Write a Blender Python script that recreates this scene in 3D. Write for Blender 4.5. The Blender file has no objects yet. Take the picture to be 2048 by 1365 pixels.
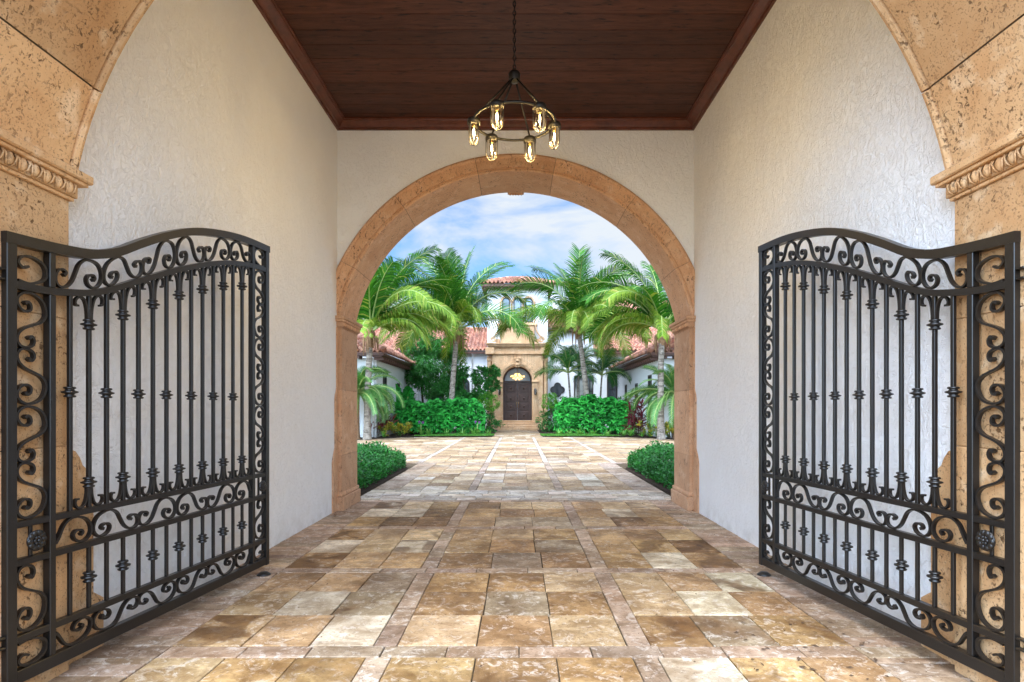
import bpy, math, random
from math import sin, cos, pi, sqrt, radians, atan2
from mathutils import Vector, Matrix

# ------------------------------------------------------------------ camera
sc = bpy.context.scene
COL = sc.collection
CX, CZ, F = 0.036, 1.5, 1200.0
cd = bpy.data.cameras.new("camera"); cam = bpy.data.objects.new("camera", cd); COL.objects.link(cam)
cam.location = (CX, 0, CZ); cam.rotation_euler = (pi/2, 0, 0)
cd.sensor_width = 36; cd.lens = F/2048*36
cd.shift_x = -12/2048; cd.shift_y = 132.5/2048
cd.clip_start = 0.05; cd.clip_end = 2000
sc.camera = cam
sc.view_settings.view_transform = 'Standard'; sc.view_settings.look = 'None'
sc.view_settings.exposure = 1.78; sc.view_settings.gamma = 1

# ------------------------------------------------------------------ sky
SUN_EL, SUN_AZ = radians(60), radians(205)     # azimuth from +Y, clockwise
w = bpy.data.worlds.new("World"); sc.world = w; w.use_nodes = True
nt = w.node_tree; nt.nodes.clear()
def N(t, typ, **kw):
    n = t.nodes.new(typ)
    for k, v in kw.items():
        if k.startswith('i_'):
            n.inputs[k[2:].replace('_', ' ')].default_value = v
        else: setattr(n, k, v)
    return n
out = N(nt, 'ShaderNodeOutputWorld'); bg = N(nt, 'ShaderNodeBackground')
sky = N(nt, 'ShaderNodeTexSky', sky_type='NISHITA', sun_disc=False)
sky.sun_elevation = SUN_EL; sky.sun_rotation = SUN_AZ
sky.air_density = 1.0; sky.dust_density = 1.0; sky.ozone_density = 1.5
tc = N(nt, 'ShaderNodeTexCoord')
mp = N(nt, 'ShaderNodeMapping'); mp.inputs['Scale'].default_value = (1.9, 1.9, 5.2); mp.inputs['Location'].default_value = (1.35, 0.4, 0.62)
n1 = N(nt, 'ShaderNodeTexNoise', i_Scale=2.1, i_Detail=9.0, i_Roughness=0.55, i_Distortion=0.35)
cr = N(nt, 'ShaderNodeValToRGB'); cr.color_ramp.elements[0].position = 0.385; cr.color_ramp.elements[1].position = 0.565
mx = N(nt, 'ShaderNodeMix', data_type='RGBA')
mx.inputs['B'].default_value = (2.42, 2.62, 2.85, 1)
gm = N(nt, 'ShaderNodeMix', data_type='RGBA', blend_type='MULTIPLY'); gm.inputs['Factor'].default_value = 1; gm.inputs['B'].default_value = (.44, .58, .70, 1)
nt.links.new(tc.outputs['Generated'], mp.inputs['Vector']); nt.links.new(mp.outputs[0], n1.inputs['Vector'])
nt.links.new(n1.outputs['Fac'], cr.inputs[0]); nt.links.new(cr.outputs[0], mx.inputs['Factor'])
nt.links.new(sky.outputs[0], gm.inputs['A']); nt.links.new(gm.outputs['Result'], mx.inputs['A'])
# glow round the veiled sun, boosted behind the camera to brighten the passage
dt = N(nt, 'ShaderNodeVectorMath', operation='DOT_PRODUCT'); dt.inputs[1].default_value = (sin(SUN_AZ)*cos(SUN_EL*.75), cos(SUN_AZ)*cos(SUN_EL*.75), sin(SUN_EL*.75))
nt.links.new(tc.outputs['Generated'], dt.inputs[0])
c0 = N(nt, 'ShaderNodeMath', operation='MAXIMUM'); c0.inputs[1].default_value = 0; nt.links.new(dt.outputs['Value'], c0.inputs[0])
c1 = N(nt, 'ShaderNodeMath', operation='POWER'); c1.inputs[1].default_value = 1.6; nt.links.new(c0.outputs[0], c1.inputs[0])
c2 = N(nt, 'ShaderNodeMath', operation='MULTIPLY_ADD'); c2.inputs[1].default_value = 8.0; c2.inputs[2].default_value = 1.0; nt.links.new(c1.outputs[0], c2.inputs[0])
gl = N(nt, 'ShaderNodeVectorMath', operation='SCALE'); nt.links.new(mx.outputs['Result'], gl.inputs[0]); nt.links.new(c2.outputs[0], gl.inputs['Scale'])
nt.links.new(gl.outputs[0], bg.inputs['Color'])
bg.inputs['Strength'].default_value = 0.1
nt.links.new(bg.outputs[0], out.inputs['Surface'])

# ------------------------------------------------------------------ sun (veiled by thin cloud)
sl = bpy.data.lights.new("sun", 'SUN'); so = bpy.data.objects.new("sun", sl); COL.objects.link(so)
sl.energy = 0.65; sl.angle = radians(20); sl.color = (1, 0.95, 0.87)
sd = Vector((sin(SUN_AZ)*cos(SUN_EL), cos(SUN_AZ)*cos(SUN_EL), sin(SUN_EL)))
sl.color = (1, .96, .90); sl.energy = .6
so.rotation_euler = (-sd).to_track_quat('-Z', 'Y').to_euler()

R = random.Random(7)
# ------------------------------------------------------------------ helpers
def P(x, y, D):
    return Vector(((x-1036)*D/F + CX, D, CZ + (815-y)*D/F))

class MB:
    def __init__(s): s.v = []; s.f = []; s.c = []; s.m = []; s.sm = []; s.cc = (1, 1, 1, 1); s.mi = 0; s.smooth = False
    def add(s, vs, fs):
        o = len(s.v); s.v.extend([tuple(p) for p in vs])
        for f in fs: s.f.append(tuple(i+o for i in f)); s.c.append(s.cc); s.m.append(s.mi); s.sm.append(s.smooth)
    def box(s, x0, x1, y0, y1, z0, z1):
        if x0 > x1: x0, x1 = x1, x0
        if y0 > y1: y0, y1 = y1, y0
        if z0 > z1: z0, z1 = z1, z0
        s.add([(x0,y0,z0),(x1,y0,z0),(x1,y1,z0),(x0,y1,z0),(x0,y0,z1),(x1,y0,z1),(x1,y1,z1),(x0,y1,z1)],
              [(0,3,2,1),(4,5,6,7),(0,1,5,4),(1,2,6,5),(2,3,7,6),(3,0,4,7)])
        return s
    def bbox(s, x0, x1, y0, y1, z0, z1, b=0.006):      # box with chamfered edges
        if x0 > x1: x0, x1 = x1, x0
        if y0 > y1: y0, y1 = y1, y0
        xs=(x0,x1); ys=(y0,y1); zs=(z0,z1); V=[]; idx={}
        for i in (0,1):
            for j in (0,1):
                for k in (0,1):
                    sx=(1,-1)[i]; sy=(1,-1)[j]; sz=(1,-1)[k]
                    for a in range(3):
                        p=[xs[i]+sx*b, ys[j]+sy*b, zs[k]+sz*b]
                        p[a]=(xs,ys,zs)[a][(i,j,k)[a]]
                        idx[(i,j,k,a)]=len(V); V.append(p)
        Fc=[]
        for a in range(3):
            for e in (0,1):
                q=[]
                for (u,v) in ((0,0),(1,0),(1,1),(0,1)):
                    t=[0,0,0]; t[a]=e; t[(a+1)%3]=u; t[(a+2)%3]=v
                    q.append(idx[(*t,a)])
                Fc.append(q if e else q[::-1])
        for a in range(3):
            b1=(a+1)%3; c1=(a+2)%3
            for u in (0,1):
                for v in (0,1):
                    def g(e,ax):
                        t=[0,0,0]; t[a]=e; t[b1]=u; t[c1]=v; return idx[(*t,ax)]
                    q=[g(0,b1),g(1,b1),g(1,c1),g(0,c1)]
                    Fc.append(q if (u!=v) else q[::-1])
        for i in (0,1):
            for j in (0,1):
                for k in (0,1):
                    q=[idx[(i,j,k,0)],idx[(i,j,k,1)],idx[(i,j,k,2)]]
                    Fc.append(q if (i+j+k)%2 else q[::-1])
        s.add(V,Fc); return s
    def lathe(s, prof, o=(0,0,0), n=16, axis='z', sm=True):
        V=[]; 
        for r,h in prof:
            for i in range(n):
                a=2*pi*i/n
                if axis=='z': V.append((o[0]+r*cos(a),o[1]+r*sin(a),o[2]+h))
                elif axis=='y': V.append((o[0]+r*cos(a),o[1]-h,o[2]+r*sin(a)))
                else: V.append((o[0]+h,o[1]+r*cos(a),o[2]+r*sin(a)))
        Fc=[]
        for j in range(len(prof)-1):
            for i in range(n):
                Fc.append((j*n+i,j*n+(i+1)%n,(j+1)*n+(i+1)%n,(j+1)*n+i))
        k=s.smooth; s.smooth=sm; s.add(V,Fc); s.smooth=k; return s
    def tube(s, pts, r, n=8, cap=True, sm=True):
        pts=[Vector(p) for p in pts]; rs=r if isinstance(r,(list,tuple)) else [r]*len(pts)
        V=[]; up=None
        for i,p in enumerate(pts):
            t=(pts[min(i+1,len(pts)-1)]-pts[max(i-1,0)])
            if t.length<1e-9: t=Vector((0,0,1))
            t.normalize()
            if up is None:
                up=Vector((0,0,1)) if abs(t.z)<0.9 else Vector((1,0,0))
            u=(up-t*up.dot(t)).normalized(); v=t.cross(u); up=u
            for k in range(n):
                a=2*pi*k/n; V.append(p+(u*cos(a)+v*sin(a))*rs[i])
        Fc=[(i*n+k,i*n+(k+1)%n,(i+1)*n+(k+1)%n,(i+1)*n+k) for i in range(len(pts)-1) for k in range(n)]
        if cap: Fc.append(tuple(range(n))[::-1]); Fc.append(tuple(range((len(pts)-1)*n,len(pts)*n)))
        k=s.smooth; s.smooth=sm; s.add(V,Fc); s.smooth=k; return s
    def strap(s, pts, nrm, wd, th, closed=False):       # flat bar along pts in a plane; nrm is the plane's normal
        pts=[Vector(p) for p in pts]; nrm=Vector(nrm); V=[]; L=len(pts)
        ths=th if isinstance(th,(list,tuple)) else [th]*L
        for i,p in enumerate(pts):
            t=(pts[min(i+1,L-1)]-pts[max(i-1,0)]).normalized(); b=nrm.cross(t).normalized()
            for (a,c) in ((-1,-1),(1,-1),(1,1),(-1,1)):
                V.append(p+nrm*(a*wd/2)+b*(c*ths[i]/2))
        Fc=[(i*4+k,i*4+(k+1)%4,(i+1)*4+(k+1)%4,(i+1)*4+k) for i in range(L-1) for k in range(4)]
        Fc+= [(3,2,1,0),tuple(range((L-1)*4,L*4))]
        s.add(V,Fc); return s
    def ball(s, c, r, n=10, m=6, sc3=(1,1,1)):
        V=[];Fc=[]
        for j in range(m+1):
            th=pi*j/m
            for i in range(n):
                a=2*pi*i/n
                V.append((c[0]+r*sc3[0]*sin(th)*cos(a),c[1]+r*sc3[1]*sin(th)*sin(a),c[2]+r*sc3[2]*cos(th)))
        for j in range(m):
            for i in range(n): Fc.append((j*n+i,(j+1)*n+i,(j+1)*n+(i+1)%n,j*n+(i+1)%n))
        k=s.smooth; s.smooth=True; s.add(V,Fc); s.smooth=k; return s
    def prism(s, poly, fn, d0, d1):                     # poly in 2D, fn(a,b,d)->xyz
        n=len(poly)
        s.add([fn(a,b,d0) for a,b in poly]+[fn(a,b,d1) for a,b in poly],
              [tuple(range(n))[::-1],tuple(range(n,2*n))]+[(i,(i+1)%n,n+(i+1)%n,n+i) for i in range(n)])
        return s
    def build(s, name, mats, parent=None, loc=None, vcol=False):
        me=bpy.data.meshes.new(name); me.from_pydata(s.v,[],s.f)
        if not isinstance(mats,(list,tuple)): mats=[mats]
        for m in mats: me.materials.append(m)
        me.polygons.foreach_set('material_index',s.m)
        me.polygons.foreach_set('use_smooth',s.sm)
        if vcol:
            at=me.color_attributes.new('tint','FLOAT_COLOR','CORNER'); buf=[]
            for f,c in zip(s.f,s.c): buf.extend(list(c)*len(f))
            at.data.foreach_set('color',buf)
        me.update(); o=bpy.data.objects.new(name,me); COL.objects.link(o)
        if parent: o.parent=parent
        if loc: o.location=loc
        return o
def fixn(o):
    import bmesh
    bm=bmesh.new(); bm.from_mesh(o.data); bmesh.ops.recalc_face_normals(bm,faces=bm.faces); bm.to_mesh(o.data); bm.free(); return o
def tag(o,label=None,cat=None,group=None,kind=None):
    if label: o['label']=label
    if cat: o['category']=cat
    if group: o['group']=group
    if kind: o['kind']=kind
    return o
def empty(name,loc=(0,0,0),rz=0):
    o=bpy.data.objects.new(name,None); COL.objects.link(o); o.location=loc; o.rotation_euler=(0,0,rz); o.empty_display_size=.1; return o
def kids(o): return [c for c in bpy.data.objects if c.parent==o]
def copy_tree(o,parent=None):
    c=o.copy(); COL.objects.link(c); c.parent=parent
    for ch in kids(o): copy_tree(ch,c)
    return c
def lerp_tab(tab,s):
    if s<=tab[0][0]: return tab[0][1]
    for i in range(len(tab)-1):
        if s<=tab[i+1][0]:
            p0=tab[max(i-1,0)];p1=tab[i];p2=tab[i+1];p3=tab[min(i+2,len(tab)-1)]
            h=p2[0]-p1[0]; t=(s-p1[0])/h
            m1=(p2[1]-p0[1])/(p2[0]-p0[0])*h; m2=(p3[1]-p1[1])/(p3[0]-p1[0])*h
            return (2*t**3-3*t*t+1)*p1[1]+(t**3-2*t*t+t)*m1+(3*t*t-2*t**3)*p2[1]+(t**3-t*t)*m2
    return tab[-1][1]
def spline(pts,k=5):
    o=[]; n=len(pts)
    for i in range(n-1):
        p0=pts[max(i-1,0)];p1=pts[i];p2=pts[i+1];p3=pts[min(i+2,n-1)]
        for j in range(k):
            t=j/k
            o.append(tuple(.5*((2*b)+(c-a)*t+(2*a-5*b+4*c-d)*t*t+(3*b-a-3*c+d)*t**3) for a,b,c,d in zip(p0,p1,p2,p3)))
    o.append(tuple(pts[-1])); return o

# ------------------------------------------------------------------ materials
def newmat(name):
    m=bpy.data.materials.new(name); m.use_nodes=True; t=m.node_tree; t.nodes.clear()
    o=N(t,'ShaderNodeOutputMaterial'); b=N(t,'ShaderNodeBsdfPrincipled'); t.links.new(b.outputs[0],o.inputs['Surface'])
    return m,t,b,o
def L(t,a,b): t.links.new(a,b)
def ramp(t,src,stops):
    r=N(t,'ShaderNodeValToRGB'); e=r.color_ramp.elements
    while len(e)<len(stops): e.new(.5)
    for x,(p,c) in zip(e,stops):
        x.position=p; x.color=(c,c,c,1) if isinstance(c,(int,float)) else (*c,1)
    L(t,src,r.inputs[0]); return r.outputs[0]
def coords(t,scale=(1,1,1),kind='Object',rot=(0,0,0)):
    c=N(t,'ShaderNodeTexCoord'); m=N(t,'ShaderNodeMapping'); m.inputs['Scale'].default_value=scale; m.inputs['Rotation'].default_value=rot
    L(t,c.outputs[kind],m.inputs['Vector']); return m.outputs[0]
def noise(t,vec,scale,detail=4,rough=.55,dist=0):
    n=N(t,'ShaderNodeTexNoise',i_Scale=scale,i_Detail=detail,i_Roughness=rough,i_Distortion=dist); L(t,vec,n.inputs['Vector']); return n.outputs['Fac']
def mixc(t,f,a,b,mode='MIX'):
    m=N(t,'ShaderNodeMix',data_type='RGBA',blend_type=mode)
    if isinstance(f,(int,float)): m.inputs['Factor'].default_value=f
    else: L(t,f,m.inputs['Factor'])
    for k,v in (('A',a),('B',b)):
        if isinstance(v,tuple): m.inputs[k].default_value=(*v,1)[:4]
        else: L(t,v,m.inputs[k])
    return m.outputs['Result']
def mth(t,op,a,b=0.0):
    m=N(t,'ShaderNodeMath',operation=op)
    for i,v in enumerate((a,b)):
        if isinstance(v,(int,float)): m.inputs[i].default_value=v
        else: L(t,v,m.inputs[i])
    return m.outputs[0]
def bump(t,b,h,strength,dist):
    n=N(t,'ShaderNodeBump',i_Strength=strength,i_Distance=dist); L(t,h,n.inputs['Height']); L(t,n.outputs[0],b.inputs['Normal']); return n

def stucco(name,col,s=1.0,bs=.5,stain=0):
    m,t,b,o=newmat(name); v=coords(t)
    n=noise(t,v,1.1*s,4,.6); c=mixc(t,ramp(t,n,[(.35,0),(.65,1)]),tuple(x*.97 for x in col),col)
    g=noise(t,v,34*s,5,.62,.6); g2=noise(t,v,11*s,4,.55,1.6); g3=noise(t,coords(t,(1,1.0,.55)),5*s,3,.5,1.2)
    if stain:                                   # grime and scuffs close to the ground
        sp=N(t,'ShaderNodeSeparateXYZ'); L(t,v,sp.inputs[0])
        lowz=mth(t,'SUBTRACT',1.0,mth(t,'MULTIPLY',sp.outputs[2],3.2)); 
        k=N(t,'ShaderNodeMath',operation='MULTIPLY',use_clamp=True); L(t,lowz,k.inputs[0]); L(t,ramp(t,noise(t,v,5,5,.7),[(.42,0),(.62,.30)]),k.inputs[1])
        c=mixc(t,k.outputs[0],c,(.42,.37,.31))
    L(t,c,b.inputs['Base Color']); b.inputs['Roughness'].default_value=.85; b.inputs['Specular IOR Level'].default_value=.15
    ridge=ramp(t,g2,[(.42,0),(.50,1),(.53,.45),(.62,.8)])
    h=mth(t,'ADD',mth(t,'MULTIPLY',ridge,.40),mth(t,'ADD',mth(t,'MULTIPLY',g,.55),mth(t,'MULTIPLY',ramp(t,g3,[(.46,0),(.5,1)]),.30)))
    bump(t,b,h,bs,.011); return m
M={}
M['stucco']=stucco('stucco_plaster',(.87,.873,.872),1.3,.85,1)
M['housewall']=stucco('house_stucco',(.70,.71,.72),.5,.12)
def travertine(name,c1,c2,c3,k=1.0,ps=(1,1,1)):
    m,t,b,o=newmat(name); v=coords(t); vs=coords(t,ps)
    n=noise(t,v,1.7*k,5,.6,.6); c=mixc(t,ramp(t,n,[(.34,0),(.66,1)]),c1,c2)
    n2=noise(t,v,6*k,4,.6,.3); c=mixc(t,ramp(t,n2,[(.55,0),(.72,.75)]),c,c3)
    geo=N(t,'ShaderNodeNewGeometry'); rv=ramp(t,geo.outputs['Random Per Island'],[(0,.82),(1,1.1)])
    c=mixc(t,1.0,c,rv,'MULTIPLY')
    p1=noise(t,vs,38*k,3,.65,.5); p2=noise(t,v,4.0*k,3,.6,1.0)
    pit=mth(t,'MULTIPLY',ramp(t,p1,[(.565,0),(.62,1)]),ramp(t,p2,[(.45,0),(.60,1)]))
    q1=noise(t,vs,90*k,2,.6); fine=ramp(t,q1,[(.60,0),(.66,.9)])
    pit=mth(t,'MAXIMUM',pit,mth(t,'MULTIPLY',fine,.6))
    c=mixc(t,pit,c,tuple(x*.30 for x in c1)); L(t,c,b.inputs['Base Color'])
    b.inputs['Roughness'].default_value=.72; b.inputs['Specular IOR Level'].default_value=.35
    h=mth(t,'SUBTRACT',mth(t,'MULTIPLY',noise(t,v,50*k,3),.25),mth(t,'MULTIPLY',pit,1.0))
    bump(t,b,h,.7,.008); return m
M['stone']=travertine('travertine',(.53,.285,.120),(.66,.42,.215),(.78,.58,.37))
M['stonefar']=travertine('travertine_lamp_tinted',(.55,.30,.160),(.63,.38,.225),(.71,.48,.32),1.15,(1,1,.45))  # bulb light on the far arch put into its warmer colour
M['portal']=travertine('cast_stone',(.56,.34,.18),(.66,.44,.26),(.72,.54,.36),.6)
def simple(name,col,rough=.5,metal=0,var=.12,ns=6,bs=0,spec=.5,bscale=40):
    m,t,b,o=newmat(name); v=coords(t); n=noise(t,v,ns,4)
    c=mixc(t,ramp(t,n,[(.3,0),(.7,1)]),tuple(max(0,x*(1-var)) for x in col),tuple(min(1,x*(1+var)) for x in col))
    L(t,c,b.inputs['Base Color']); b.inputs['Roughness'].default_value=rough; b.inputs['Metallic'].default_value=metal; b.inputs['Specular IOR Level'].default_value=spec
    if bs: bump(t,b,noise(t,v,bscale,3),bs,.004)
    return m
M['iron']=simple('painted_iron',(.009,.008,.0075),.33,.15,.15,9,.12,.6,120)
M['ironblk']=simple('blackened_steel',(.010,.009,.009),.45,.15,.2)
def barkm():
    m,t,b,o=newmat('ringed_palm_bark'); v=coords(t); n=noise(t,v,6,5,.65,.4); c=mixc(t,ramp(t,n,[(.35,0),(.65,1)]),(.17,.14,.11),(.33,.29,.24))
    vr=coords(t,(2.2,2.2,9)); k=noise(t,vr,1.6,3,.6,.3); c=mixc(t,ramp(t,k,[(.52,0),(.60,.8)]),c,(.07,.055,.04))
    L(t,c,b.inputs['Base Color']); b.inputs['Roughness'].default_value=.9; bump(t,b,k,.6,.02); return m
M['bark']=barkm()
M['barkd']=simple('dark_bark',(.10,.075,.05),.9,0,.35,9,.5,.2,30)
M['fibre']=simple('palm_fibre',(.22,.13,.07),.95,0,.4,14,.6,.2,40)
M['mulch']=simple('mulch',(.045,.030,.022),.95,0,.5,14,1,.1,30)
M['ground']=simple('earth_ground',(.13,.115,.09),.95,0,.3,1,0,.1)
M['darkwood']=simple('door_wood',(.038,.016,.010),.5,0,.35,5,.2,.5,25)
M['eavewood']=simple('eave_wood',(.085,.035,.022),.6,0,.3,5,.2)
M['brass']=simple('aged_brass',(.35,.24,.10),.35,.9)
M['glassdk']=simple('window_glass',(.03,.038,.045),.06,0,.3,1,0,.9)
M['greywin']=simple('pale_window_glass',(.16,.20,.23),.1,0,.3,1,0,.9)
M['drain']=simple('downpipe_paint',(.75,.75,.74),.5)
M['darkmetal']=simple('bronze_frame',(.03,.022,.018),.45,.2)
# ceiling boards
def wood():
    m,t,b,o=newmat('mahogany_boards'); v=coords(t,(.35,3.2,1)); 
    c0=N(t,'ShaderNodeTexCoord'); sx=N(t,'ShaderNodeSeparateXYZ'); L(t,c0.outputs['Object'],sx.inputs[0])
    geo=N(t,'ShaderNodeNewGeometry')
    n=noise(t,v,7,6,.65,.8); c=mixc(t,ramp(t,n,[(.3,0),(.7,1)]),(.040,.013,.008),(.100,.034,.020))
    rv=ramp(t,geo.outputs['Random Per Island'],[(0,.75),(1,1.2)]); c=mixc(t,1.0,c,rv,'MULTIPLY')
    v2=coords(t,(1.0,5.5,1)); k=noise(t,v2,4.6,5,.65,.5); c=mixc(t,ramp(t,k,[(.57,0),(.65,.95)]),c,(.012,.006,.005))
    L(t,c,b.inputs['Base Color']); b.inputs['Roughness'].default_value=.5; b.inputs['Specular IOR Level'].default_value=.22
    bump(t,b,n,.35,.006); return m
M['boards']=wood()
M['mould']=simple('mahogany_moulding',(.10,.026,.013),.35,0,.35,8,.1)
# paving
def paving():
    m,t,b,o=newmat('travertine_pavers'); geo=N(t,'ShaderNodeNewGeometry'); ri=geo.outputs['Random Per Island']
    tc=N(t,'ShaderNodeTexCoord'); cm=N(t,'ShaderNodeCombineXYZ')
    L(t,mth(t,'MULTIPLY',ri,37.0),cm.inputs[0]); L(t,mth(t,'MULTIPLY',ri,91.0),cm.inputs[1]); L(t,mth(t,'MULTIPLY',ri,13.0),cm.inputs[2])
    ad=N(t,'ShaderNodeVectorMath',operation='ADD'); L(t,tc.outputs['Object'],ad.inputs[0]); L(t,cm.outputs[0],ad.inputs[1]); v=ad.outputs[0]
    at=N(t,'ShaderNodeAttribute',attribute_name='tint'); base=at.outputs['Color']; amt=at.outputs['Alpha']
    n=noise(t,v,3.0,6,.65,1.0); c=mixc(t,ramp(t,n,[(.38,0),(.62,1)]),mixc(t,1.0,base,(.62,.53,.43),'MULTIPLY'),mixc(t,1.0,base,(1.22,1.2,1.16),'MULTIPLY'))
    n2=noise(t,v,11,6,.75,1.2); c=mixc(t,ramp(t,n2,[(.53,0),(.60,.65)]),c,mixc(t,.55,base,(.88,.82,.74))); c=mixc(t,ramp(t,noise(t,v,26,5,.75,.8),[(.52,0),(.62,.6)]),c,mixc(t,1.0,base,(.48,.40,.32),'MULTIPLY'))
    # brown and black blotches on some stones
    n3=noise(t,v,2.3,3,.55,.8)
    st=mth(t,'MULTIPLY',ramp(t,n3,[(.45,0),(.56,1)]),amt)
    c=mixc(t,mth(t,'MULTIPLY',st,.9),c,mixc(t,ramp(t,noise(t,v,6,3),[(.4,0),(.6,1)]),(.10,.045,.015),(.20,.10,.035)))
    pit=ramp(t,noise(t,v,60,3,.6,.4),[(.64,0),(.70,1)]); c=mixc(t,mth(t,'MULTIPLY',pit,.6),c,(.14,.09,.05))
    cr_=ramp(t,noise(t,v,14,5,.7,3.0),[(.485,0),(.5,1),(.515,0)]); c=mixc(t,mth(t,'MULTIPLY',cr_,.28),c,(.12,.08,.05))
    ob=tc.outputs['Object']; big=noise(t,ob,.9,4,.6,.6); c=mixc(t,1.0,c,ramp(t,big,[(.32,(.66,.60,.54)),(.6,(1.04,1.03,1.02))]),'MULTIPLY')
    L(t,c,b.inputs['Base Color'])
    L(t,ramp(t,n,[(.3,.50),(.7,.78)]),b.inputs['Roughness']); b.inputs['Specular IOR Level'].default_value=.22
    h=mth(t,'ADD',mth(t,'MULTIPLY',n2,.6),mth(t,'SUBTRACT',mth(t,'MULTIPLY',noise(t,v,35,4),.35),mth(t,'MULTIPLY',mth(t,'MAXIMUM',pit,cr_),.5)))
    bump(t,b,h,.5,.006); return m
M['pave']=paving()
M['bounce_ground']=simple('pale_bounce_ground',(.62,.57,.48),.8,0,.15,3,.4,.2)  # for the unseen ground added as a light reflector
M['grout']=simple('paver_joint_sand',(.095,.07,.045),.95,0,.4,9,.5,.1)
def tiles():
    m,t,b,o=newmat('clay_roof_tile'); geo=N(t,'ShaderNodeNewGeometry'); v=coords(t)
    at=N(t,'ShaderNodeAttribute',attribute_name='tint')
    n=noise(t,v,5,4); c=mixc(t,ramp(t,n,[(.35,0),(.65,1)]),at.outputs['Color'],mixc(t,.5,at.outputs['Color'],(.55,.33,.24)))
    L(t,c,b.inputs['Base Color']); b.inputs['Roughness'].default_value=.8; return m
M['tile']=tiles()
def leaf(name,c1,c2,trans=.35,rough=.42,c3=None,spec=.4):
    m,t,b,o=newmat(name); geo=N(t,'ShaderNodeNewGeometry'); ri=geo.outputs['Random Per Island']
    st=[(0,c1),(.75,c2)]+([(.93,c2),(.97,c3)] if c3 else [])
    c=ramp(t,ri,st); v=coords(t); n=noise(t,v,1.1,2); c=mixc(t,1.0,c,ramp(t,n,[(.3,.72),(.7,1.25)]),'MULTIPLY')
    L(t,c,b.inputs['Base Color']); b.inputs['Roughness'].default_value=rough; b.inputs['Specular IOR Level'].default_value=spec
    tr=N(t,'ShaderNodeBsdfTranslucent'); L(t,mixc(t,1.0,c,(1.25,1.35,.6),'MULTIPLY'),tr.inputs['Color'])
    ms=N(t,'ShaderNodeMixShader'); ms.inputs[0].default_value=trans; L(t,b.outputs[0],ms.inputs[1]); L(t,tr.outputs[0],ms.inputs[2]); L(t,ms.outputs[0],o.inputs['Surface'])
    return m
M['coco']=leaf('coconut_frond',(.009,.062,.006),(.045,.155,.014),.20,.55,(.25,.28,.05),.12)
M['cocoold']=leaf('older_frond',(.045,.130,.010),(.17,.25,.028),.24,.55,(.34,.30,.08),.12)
M['rachis']=simple('frond_stem',(.24,.32,.09),.5,0,.2)
M['date']=leaf('date_palm_leaf',(.03,.14,.03),(.11,.26,.06),.25,.4)
M['adonidia']=leaf('palm_leaf_dark',(.02,.11,.03),(.05,.19,.04),.3,.35)
M['hedge']=leaf('broad_hedge_leaf',(.005,.085,.012),(.040,.36,.050),.22,.5,None,.2)
M['darktree']=leaf('tree_leaf',(.02,.13,.025),(.06,.27,.05),.25,.4)
M['bush']=leaf('clipped_shrub_leaf',(.06,.23,.02),(.15,.42,.04),.35,.4)
M['low']=leaf('low_shrub_leaf',(.008,.065,.010),(.03,.20,.028),.2,.4,None,.3)
M['elephant']=leaf('elephant_ear_leaf',(.015,.20,.025),(.03,.32,.04),.4,.4)
M['ti']=leaf('ti_leaf',(.10,.010,.022),(.22,.03,.05),.3,.35)
M['croton']=leaf('croton_leaf',(.10,.24,.03),(.52,.40,.05),.3,.4,(.5,.12,.04))
M['brom']=leaf('strap_leaf',(.06,.24,.04),(.22,.45,.10),.35,.35)
M['grass']=leaf('lawn_blade',(.04,.16,.02),(.10,.28,.03),.3,.6)
M['turf']=simple('lawn_soil',(.045,.10,.02),.95,0,.4,20,.5,.1)
M['flower']=leaf('purple_petal',(.25,.05,.35),(.40,.12,.50),.3,.5)
M['nut']=simple('green_coconut',(.25,.34,.05),.4,0,.3)
M['litter']=simple('dry_leaf',(.09,.05,.025),.9,0,.5,30)
def glassm():
    m,t,b,o=newmat('smoked_lamp_glass')
    tr=N(t,'ShaderNodeBsdfTransparent'); tr.inputs['Color'].default_value=(.90,.87,.82,1)
    gl=N(t,'ShaderNodeBsdfGlossy'); gl.inputs['Roughness'].default_value=.05; gl.inputs['Color'].default_value=(1,.95,.88,1)
    fr=N(t,'ShaderNodeFresnel'); fr.inputs['IOR'].default_value=1.5; ms=N(t,'ShaderNodeMixShader')
    L(t,mth(t,'ADD',mth(t,'MULTIPLY',fr.outputs[0],.8),.03),ms.inputs[0]); L(t,tr.outputs[0],ms.inputs[1]); L(t,gl.outputs[0],ms.inputs[2]); L(t,ms.outputs[0],o.inputs['Surface']); return m
M['lampglass']=glassm()
def emis(name,col,s):
    m,t,b,o=newmat(name); e=N(t,'ShaderNodeEmission'); e.inputs['Color'].default_value=(*col,1); e.inputs['Strength'].default_value=s; L(t,e.outputs[0],o.inputs['Surface']); return m
M['filament']=emis('lamp_filament',(1,.80,.50),16)
M['bulb']=emis('glowing_bulb',(1,.55,.16),1.5)
M['crystal']=emis('lit_crystal',(1,.55,.18),1.6)

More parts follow.
